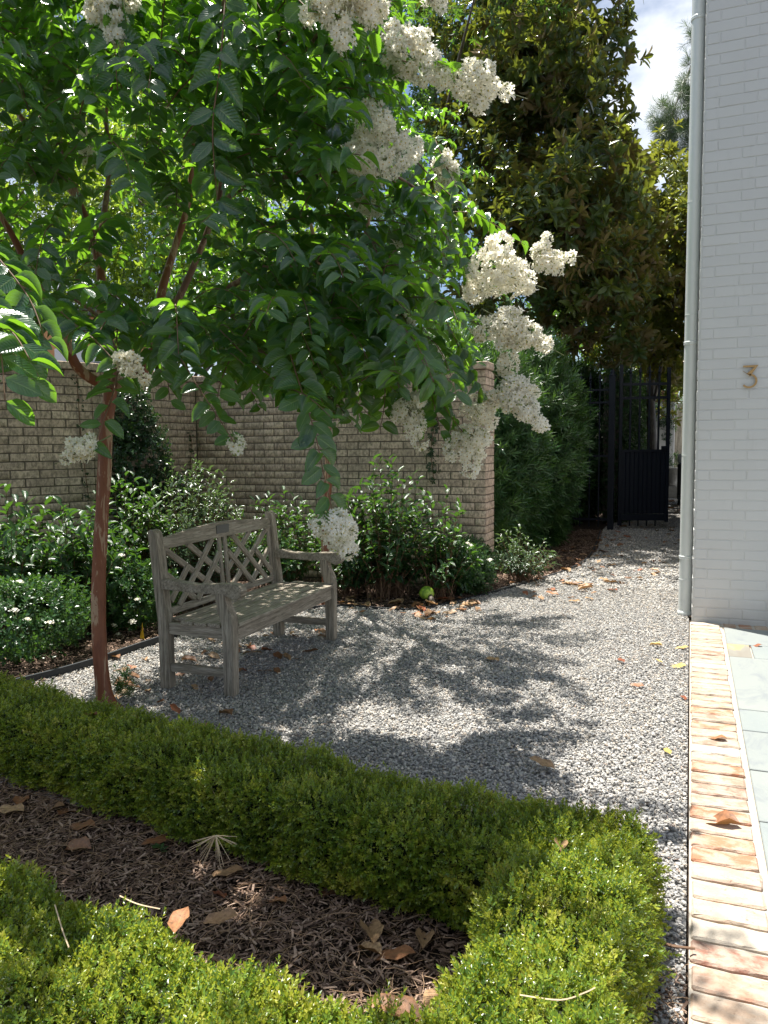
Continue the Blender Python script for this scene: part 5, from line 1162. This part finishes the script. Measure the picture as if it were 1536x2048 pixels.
# =================================================================== BEYOND THE GATE
iw = link('ivy_wall', box_mesh('ivy_wall', 0.3, 10.5, 2.7, M_mortar)); iw.location = (-1.35, 20.0, 1.35); tag(iw, 'ivy covered boundary wall running back beyond the gate', 'wall')
def wall_ivy():
    n = 5200; P_ = np.c_[np.full(n, -1.19)+rng.uniform(0, 0.08, n), rng.uniform(14.6, 25.2, n), rng.uniform(0.0, 2.85, n)]; P_ = np.vstack([P_, np.c_[rng.uniform(-1.55, -1.15, 500), rng.uniform(14.6, 14.74, 500), rng.uniform(0, 2.8, 500)]]); kp = ~((P_[:, 1] > 20.5) & (P_[:, 2] < 2.0) & (rng.random(len(P_)) < 0.7)); P_ = P_[kp]
    r_ = thing('ivy', (-1.19, 20, 0), 'sheet of ivy covering the wall beyond the iron gate', 'ivy'); scatter('leaves', 'rose', P_, up_frames(rng.normal(0, 0.4, P_.shape)+np.array([0.9, -0.5, 0.2])), rng.uniform(1.0, 1.9, len(P_)), r_)
wall_ivy()
pil = thing('white_pillar', (-0.85, 26.0, 0), 'white painted brick pillar with brick cap beyond the gate', 'pillar')
link('shaft', box_mesh('shaft', 0.75, 0.6, 2.75, M_white, 0.01), pil, Matrix.Translation((0, 0, 1.37))); link('cap', box_mesh('cap', 0.9, 0.7, 0.35, mk_rough('red_brown_brick', (0.18, 0.09, 0.06), (0.3, 0.16, 0.11), 12), 0.02), pil, Matrix.Translation((0, 0, 2.92)))
V = [(0, 0, 0)]
ivy('wedge of ivy hanging on the white pillar beyond the gate', [((-0.8, 25.65, 2.4), (0.3, 0.08, 0.4)), ((-0.7, 25.65, 1.9), (0.12, 0.06, 0.5)), ((-0.85, 25.6, 0.5), (0.4, 0.2, 0.4))], 260, 2.0)
ivy_dummy = None
wfence = thing('wooden_fence', (0.2, 30.0, 0), 'brown board fence at the far end of the path', 'fence')
for k in range(14): link('board', box_mesh('board', 0.148, 0.025, 2.85+random.uniform(-0.01, 0.01), M_fencewood, 0.002), wfence, Matrix.Translation((-1.5+0.152*k, 0, 1.42)))
link('cap_rail', box_mesh('cap_rail', 2.3, 0.09, 0.05, M_fencewood), wfence, Matrix.Translation((-0.5, 0, 2.88)))
ur = thing('stone_planter', (-0.42, 22.0, 0), 'cast stone urn planter on a pedestal beside the far path', 'planter')
link('pedestal', box_mesh('pedestal', 0.42, 0.42, 0.3, M_stone, 0.02), ur, Matrix.Translation((0, 0, 0.15)))
link('urn', mesh('urn', *lathe([(0.13, 0.3), (0.15, 0.34), (0.1, 0.4), (0.13, 0.5), (0.2, 0.62), (0.22, 0.72), (0.27, 0.76), (0.26, 0.8), (0.2, 0.79)], 20), M_stone, True), ur)
sp = np.array([(-0.42, 22.0, 0.95)])+rng.normal(0, 0.12, (60, 3)); scatter('plant', 'rose', sp, up_frames(rng.normal(0, .5, (60, 3))+np.array([0, 0, 1])), rng.uniform(1.0, 1.8, 60), ur, kind=None)
bn = thing('grill', (-0.02, 19.5, 0), 'black grill with a white lid half hidden by the downspout', 'grill')
link('body', box_mesh('body', 0.5, 0.5, 0.85, M_bin, 0.04, 2), bn, Matrix.Translation((0.0, 0, 0.55))); link('lid', box_mesh('lid', 0.5, 0.5, 0.22, M_binlid, 0.06, 3), bn, Matrix.Translation((0.0, 0, 1.09)))
for sx in (-0.2, 0.2):
    V, Fc = tube([(sx-0.03, -0.27, 0.12), (sx+0.03, -0.27, 0.12)], [0.12, 0.12], 16); link('wheel', mesh('wheel', V, Fc, M_bin), bn)
# ---- orange house beyond the wall, left
oh = thing('orange_house', (-9.9, 9.0, 0), 'orange stucco house with white window trim beyond the brick wall', 'house', rz=radians(30))
link('wall', box_mesh('wall', 4.2, 0.3, 3.5, M_stucco), oh, Matrix.Translation((0, 0, 1.75)))
link('side_wall', box_mesh('side_wall', 0.3, 3.0, 3.5, M_stucco), oh, Matrix.Translation((-1.95, 1.65, 1.75)))
link('roof', solid('roof', *extrude_poly([(-0.2, 3.5), (3.2, 3.5), (3.2, 3.58), (1.5, 3.95), (-0.2, 3.58)], 4.8), M_rooft), oh)
_n = Vector((sin(radians(30)), -cos(radians(30)), 0)); _o = Vector((-9.9, 9.0, 0))+_n*0.15; _r = ray(185, 700); _p = CAMP+_r*((_o-CAMP).dot(_n)/_r.dot(_n)); WX = (_p-_o).dot(Vector((cos(radians(30)), sin(radians(30)), 0))); print('window at', WX, _p)
fr = link('window', box_mesh('window', 1.1, 0.1, 1.5, M_trim, 0.01), oh, Matrix.Translation((WX, -0.17, 2.25))); link('pane', box_mesh('pane', 0.75, 0.02, 1.1, M_glass), fr, Matrix.Translation((0, -0.055, 0)))

# =================================================================== SMALL THINGS
# black steel edging strip
ep = [(-4.35, 2.35), (-4.05, 2.95), (-3.82, 3.5), (-3.72, 3.95), (-3.69, 4.5), (-3.6, 5.3), (-3.3, 5.95), (-2.9, 6.27), (-2.3, 6.3), (-2.0, 6.8), (-1.62, 7.8), (-1.25, 9.2), (-1.2, 10.6), (-1.38, 13.3)]
sp_ = smooth_path([Vector((x, y, 0)) for x, y in ep], 5); V = []; Fc = []
for i, p in enumerate(sp_):
    d = (sp_[min(i+1, len(sp_)-1)]-sp_[max(i-1, 0)]).normalized(); s = Vector((-d.y, d.x, 0))*0.009; hz = 0.045 if i < 24 else 0.012
    V += [p+s+Vector((0, 0, -0.04)), p-s+Vector((0, 0, -0.04)), p-s+Vector((0, 0, hz)), p+s+Vector((0, 0, hz))]
for i in range(len(sp_)-1):
    a = 4*i; b = a+4; Fc += [(a, a+1, b+1, b), (a+1, a+2, b+2, b+1), (a+2, a+3, b+3, b+2), (a+3, a, b, b+3)]
tag(link('edging_strip', mesh('edging_strip', V, Fc, M_edging)), 'black edging strip between the gravel and the shrub bed', 'edging')
# yellow marker flag
fp = gnd(284, 1278); fl = thing('marker_flag', fp, 'small yellow pointed marker flag in the bed left of bench', 'flag')
link('wire', mesh('wire', *tube([(0, 0, -0.01), (0, 0, 0.1)], [0.0015]*2, 5), M_bin), fl)
link('pennant', solid('pennant', [(-0.018, 0, 0.005), (0.02, 0, 0.0), (0.005, 0.004, 0.125), (-0.018, 0.002, 0.005), (0.02, 0.002, 0.0), (0.005, 0.006, 0.125)], [(0, 1, 2), (3, 5, 4), (0, 3, 4, 1), (1, 4, 5, 2), (2, 5, 3, 0)], M_flag), fl)
# landscape spotlight
lp = gnd(864, 1210); lt = thing('garden_spotlight', lp, 'mossy green garden spotlight lying in leaves at the bed edge', 'garden light')
link('housing', mesh('housing', *tube([Vector((0.03, -0.04, 0.012)), Vector((-0.03, 0.04, 0.07))], [0.024, 0.026], 14), M_bronze, True), lt)
V, Fc = lathe([(0.045, -0.05), (0.066, -0.035), (0.07, -0.01), (0.064, 0.025), (0.045, 0.052), (0.02, 0.064), (0.001, 0.067)], 20)
link('globe', mesh('globe', V, Fc, M_moss, True), lt, TRS((-0.075, 0.075, 0.09), Matrix.Rotation(radians(25), 3, 'Y')))

# ---- fallen leaves, each a thing of its own
mats_dry = {}
def dry_meshes(mat, tagn):
    out = []
    for j, (f, c) in enumerate(((0.25, 0.12), (0.45, -0.12), (0.1, 0.22), (0.8, 0.15))):
        out.append(leaf_proto('fallen_leaf', mat, w=0.44, n=7, fold=f, curl=c, wave=1.0))
    return out
DL = {'brown': dry_meshes(M_dry, 'b'), 'tan': dry_meshes(M_drytan, 't'), 'orange': dry_meshes(M_dryor, 'o'), 'yellow': dry_meshes(M_dryyel, 'y'), 'red': dry_meshes(M_dryred, 'r')}
def fallen(px_, py_, col, size, label, z=0.0, group=None, rot=None, tilt=0.14, pos=None, var=None):
    p = gnd(px_, py_, z) if pos is None else Vector(pos); m = random.choice(DL[col]) if var is None else DL[col][var]
    o = link('fallen_leaf', m); a = random.uniform(0, 6.28) if rot is None else rot
    o.matrix_world = TRS(p+Vector((0, 0, 0.008+0.06*size)), (Euler((random.gauss(0, tilt)-0.05, random.gauss(0, tilt), a)).to_matrix()), size)
    o.location -= (Matrix.Rotation(a, 3, 'Z') @ Vector((0, size/2, 0)))
    return tag(o, label, 'leaf', group)
FL = [
 (1430, 1476, 'orange', .125, 'pointed tan leaf lying on the brick edging near the middle', 0.015, 1.2), (1432, 1642, 'orange', .19, 'large long orange leaf lying across the brick edging', 0.015, 1.35),
 (1085, 1540, 'tan', .13, 'tan leaf alone in the shadow on the open gravel', 0, 1.4), (985, 1322, 'tan', .14, 'pale curled leaf on the sunlit gravel right of centre', 0, 1.0), (1275, 1375, 'orange', .09, 'small orange leaf on sunny gravel near the brick edging', 0, 1.5),
 (1242, 1325, 'red', .09, 'dark red curled leaf on the sunlit gravel', 0, 0.6), (1355, 1333, 'yellow', .12, 'yellow leaf on gravel touching the brick edging', 0, 1.5), (1312, 1293, 'yellow', .1, 'yellow leaf on the gravel in front of the downspout', 0, 1.3),
 (1365, 1297, 'yellow', .1, 'flat yellow leaf on gravel just below the downspout foot', 0, 1.6), (1512, 1292, 'red', .09, 'reddish leaf lying on the first bluestone slab', 0.014, 1.7), (1318, 1327, 'yellow', .06, 'tiny yellow leaf on gravel left of the larger yellow one', 0, 1.0),
 (1335, 1508, 'yellow', .07, 'small greenish yellow leaf on gravel beside the edging bricks', 0, 0.4), (1367, 1400, 'red', .08, 'narrow red leaf standing against the brick edging', 0, 0.2),
 (455, 1748, 'tan', .13, 'pale curled leaf in the sun patch of the mulch bed', 0, 1.9), (440, 1838, 'tan', .12, 'pale leaf caught on the edge of the sunlit hedge', 0.1, 1.8), (742, 1868, 'tan', .16, 'big folded tan leaf standing up in the mulch bed', 0, 0.5),
 (792, 1912, 'orange', .13, 'rusty orange leaf beside the folded tan leaf', 0, 1.8), (850, 1880, 'tan', .13, 'upright pale leaf in mulch near the shaded hedge corner', 0, 0.2), (870, 2005, 'tan', .15, 'tan leaf at the bottom edge of the mulch bed', 0, 0.3),
 (90, 1615, 'brown', .19, 'big dull brown leaf at the left end of the mulch bed', 0, 1.8), (42, 1603, 'orange', .14, 'orange brown leaf left of the big dull brown leaf', 0, 0.6), (135, 1622, 'brown', .13, 'brown leaf right of the big dull brown leaf', 0, 0.2),
 (162, 1655, 'brown', .14, 'mid brown leaf below the hedge shadow at left', 0, 1.7), (155, 1700, 'brown', .14, 'dark smooth leaf on mulch above the sunlit hedge', 0, 1.6), (315, 1690, 'brown', .11, 'small oval brown leaf in shaded mulch near the green sprout', 0, 2.2),
 (20, 1625, 'tan', .16, 'long pale leaf at the far left edge of the mulch', 0, 1.6), (672, 1778, 'brown', .14, 'rounded brown leaf under the small green shoot', 0, 2.0), (552, 1800, 'orange', .11, 'orange tan leaf in dappled mulch left of centre', 0, 1.2), (440, 1790, 'red', .09, 'red brown crumpled leaf above the sunlit hedge', 0, 0.9),
 (358, 1850, 'orange', .11, 'orange curled leaf lying on top of the sunlit hedge', 0.29, 0.4), (1122, 1697, 'tan', .09, 'pale curled leaf lying on the hedge corner', 0.31, 0.1), (790, 2046, 'orange', .13, 'orange leaf on the sunlit hedge at the bottom edge', 0.28, 1.5), (182, 1432, 'red', .09, 'dark red leaf lying on the long hedge near the trunk', 0.30, 1.5),
 (410, 1455, 'orange', .1, 'orange brown leaf on gravel behind the long hedge', 0, 1.0), (350, 1430, 'red', .1, 'dark red leaf on gravel left of the orange brown leaf', 0, 1.2), (452, 1430, 'brown', .12, 'brown leaf at the foot of the front bench leg', 0, 1.2), (305, 1442, 'red', .09, 'red leaf between the trunk foot and the long hedge', 0, 0.9),
 (530, 1345, 'brown', .12, 'brown leaf on gravel under the bench centre', 0, 1.5), (970, 1165, 'orange', .14, 'orange brown leaf lying on bare soil near the pale shrub', 0, 1.5), (935, 1215, 'tan', .12, 'pale leaf resting on the litter right of the mossy spotlight', 0, 2.3), (640, 1190, 'tan', .12, 'pale leaf beside the rear of the bench seat', 0, 1.0),
 (1105, 1192, 'orange', .14, 'rusty leaf at the edge of the bed facing the path', 0, 1.5), (1150, 1205, 'tan', .12, 'pale brown leaf where the bed meets the gravel path', 0, 1.6), (985, 1790, 'red', .06, 'tiny red leaf in the shade at the hedge foot', 0, 1.0), (740, 1905, 'tan', .1, 'broken tan leaf just under the folded leaf', 0, 1.2), (920, 1175, 'brown', .17, 'large grey brown leaf leaning on the rose bush', 0, 2.2)]
for (x, y_, c, s, lab, z, rot) in FL: fallen(x, y_, c, s, lab, z, rot=rot)
def fallen_zone(n, poly, label, group, smin=0.08, smax=0.15, cols=('brown', 'brown', 'orange', 'tan', 'red', 'tan'), z=0.0):
    n = int(n*1.35)
    k = 0
    while k < n:
        x = random.uniform(min(p[0] for p in poly), max(p[0] for p in poly)); y_ = random.uniform(min(p[1] for p in poly), max(p[1] for p in poly))
        if not in_poly([x], [y_], poly)[0]: continue
        cc = random.choice(cols); wd_ = {'brown': 'brown', 'orange': 'orange', 'tan': 'pale tan', 'red': 'dark red', 'yellow': 'yellow'}[cc]
        fallen(x, y_, cc, random.uniform(smin*0.6, smax), wd_+' '+label, z, group); k += 1
fallen_zone(46, [(680, 1185), (760, 1195), (960, 1200), (970, 1225), (900, 1240), (780, 1235), (690, 1228)], 'magnolia leaf in the litter drift between bench and spotlight', 'leaf litter along the bed edge', 0.1, 0.17)
fallen_zone(34, [(350, 1260), (660, 1230), (660, 1290), (500, 1370), (360, 1380)], 'magnolia leaf lying on the gravel under the bench', 'leaves under the bench', 0.08, 0.15)
fallen_zone(34, [(1000, 1160), (1180, 1080), (1230, 1060), (1200, 1130), (1160, 1200), (1040, 1215)], 'leaf in the litter along the podocarpus strip', 'leaf litter by the podocarpus', 0.1, 0.17)
fallen_zone(40, [(1180, 1062), (1360, 1050), (1360, 1130), (1180, 1200), (1120, 1180)], 'leaf scattered on the shaded gravel before the gate', 'leaves on the path before the gate', 0.1, 0.17)
fallen_zone(14, [(220, 1300), (330, 1330), (330, 1420), (240, 1390)], 'leaf between the red trunk and the rear bench leg', 'leaves beside the red trunk', 0.08, 0.15)
fallen_zone(10, [(1180, 1040), (1345, 1038), (1345, 1052), (1180, 1062)], 'leaf drifted against the foot of the gate', 'leaves at the gate foot', 0.12, 0.18, ('orange', 'brown'))
fallen_zone(14, [(680, 1095), (700, 1060), (860, 1120), (850, 1160), (700, 1170)], 'leaf on dark soil under the shrubs right of the bench', 'leaves under the shrubs', 0.1, 0.16)
fallen_zone(14, [(1338, 960), (1358, 960), (1358, 1035), (1338, 1035)], 'leaf on the gravel beyond the open gate', 'leaves beyond the gate', 0.14, 0.2)
# dry pine tuft on the long hedge, straws, small green seedling, dead twigs
tf = thing('pine_needle_tuft', gnd(490, 1640, 0.2), 'fan shaped tuft of dry pine needles caught on the hedge', 'pine needles')
for k in range(22):
    a = radians(random.uniform(-170, 30)); d = Vector((cos(a)*0.9, -0.3+random.uniform(-0.4, 0.3), sin(a)*0.8)).normalized(); V, Fc = tube([Vector((0, -0.17, 0.03)), Vector((0, -0.17, 0.03))+d*random.uniform(0.06, 0.11)], [0.0012, 0.0007], 4); link('needle', mesh('needle', V, Fc, M_straw), tf)
def straw(label, pts, z):
    P = smooth_path([gnd(x, y_, z+dz) for x, y_, dz in pts], 5); o = link('dry_straw', mesh('dry_straw', *tube(P, [0.0018]*len(P), 4), M_straw)); tag(o, label, 'straw')
straw('long bent dry straw lying on the sunlit hedge at left', [(110, 1810, 0), (125, 1860, .01), (138, 1895, 0)], 0.33)
straw('pair of dry needles lying across the sunlit hedge', [(240, 1792, 0), (275, 1808, .012), (320, 1818, 0)], 0.33)
straw('thin dry stem hooked over the long hedge front', [(415, 1550, 0), (425, 1580, .0), (440, 1605, -.02)], 0.22)
straw('thin dry stem curving over the hedge near the bottom right', [(1040, 1990, 0), (1120, 2000, .01), (1170, 1985, 0), (1190, 1975, 0)], 0.34)
sd = thing('green_seedling', gnd(320, 1710), 'small bright green seedling alone in the shaded mulch', 'seedling')
for k in range(7): link('leaf', PROTO['shrub'][0], sd, TRS((0, 0, 0.01+0.004*k), frame(Vector((cos(k*0.9), sin(k*0.9), 0.4)), Vector((0, 0, 1))), 0.035))
sd = thing('green_shoot', gnd(655, 1775), 'thin green shoot with one bright leaf at the hedge foot', 'seedling')
link('stem', mesh('stem', *tube([(0, 0, 0), (0.01, 0, 0.06), (0.02, 0, 0.11)], [0.0015]*3, 4), M_twig), sd)
link('leaf', boxleaf[0], sd, TRS((-0.005, 0, 0.05), frame(Vector((-0.3, 0.1, 1)), Vector((0.3, -0.9, 0.2))), 0.05)); link('leaf', boxleaf[0], sd, TRS((0.0, 0, 0.03), frame(Vector((-0.6, 0.1, 0.3)), Vector((0.3, -0.9, 0.4))), 0.03))
st = link('dead_stick', mesh('dead_stick', *tube(smooth_path([gnd(1320, 1885, 0.02), gnd(1350, 1893, 0.03), gnd(1390, 1897, 0.03)], 4), [0.005, 0.006, 0.005, 0.005, 0.005, 0.004, 0.004, 0.004, 0.003], 6), M_twigbrown)); tag(st, 'dark dead stick poking onto the brick edging', 'stick')
# green weed at the trunk foot
wd = thing('weed', gnd(250, 1400), 'wispy green weed beside the foot of the red trunk', 'weed')
P_ = np.array([tuple(wd.location)])+np.c_[rng.normal(0, 0.03, 26), rng.normal(0, 0.03, 26), rng.uniform(0.02, 0.13, 26)]; scatter('leaves', 'podo', P_, up_frames(rng.normal(0, .4, (26, 3))+np.array([0, 0, 1])), rng.uniform(0.3, 0.5, 26), wd)
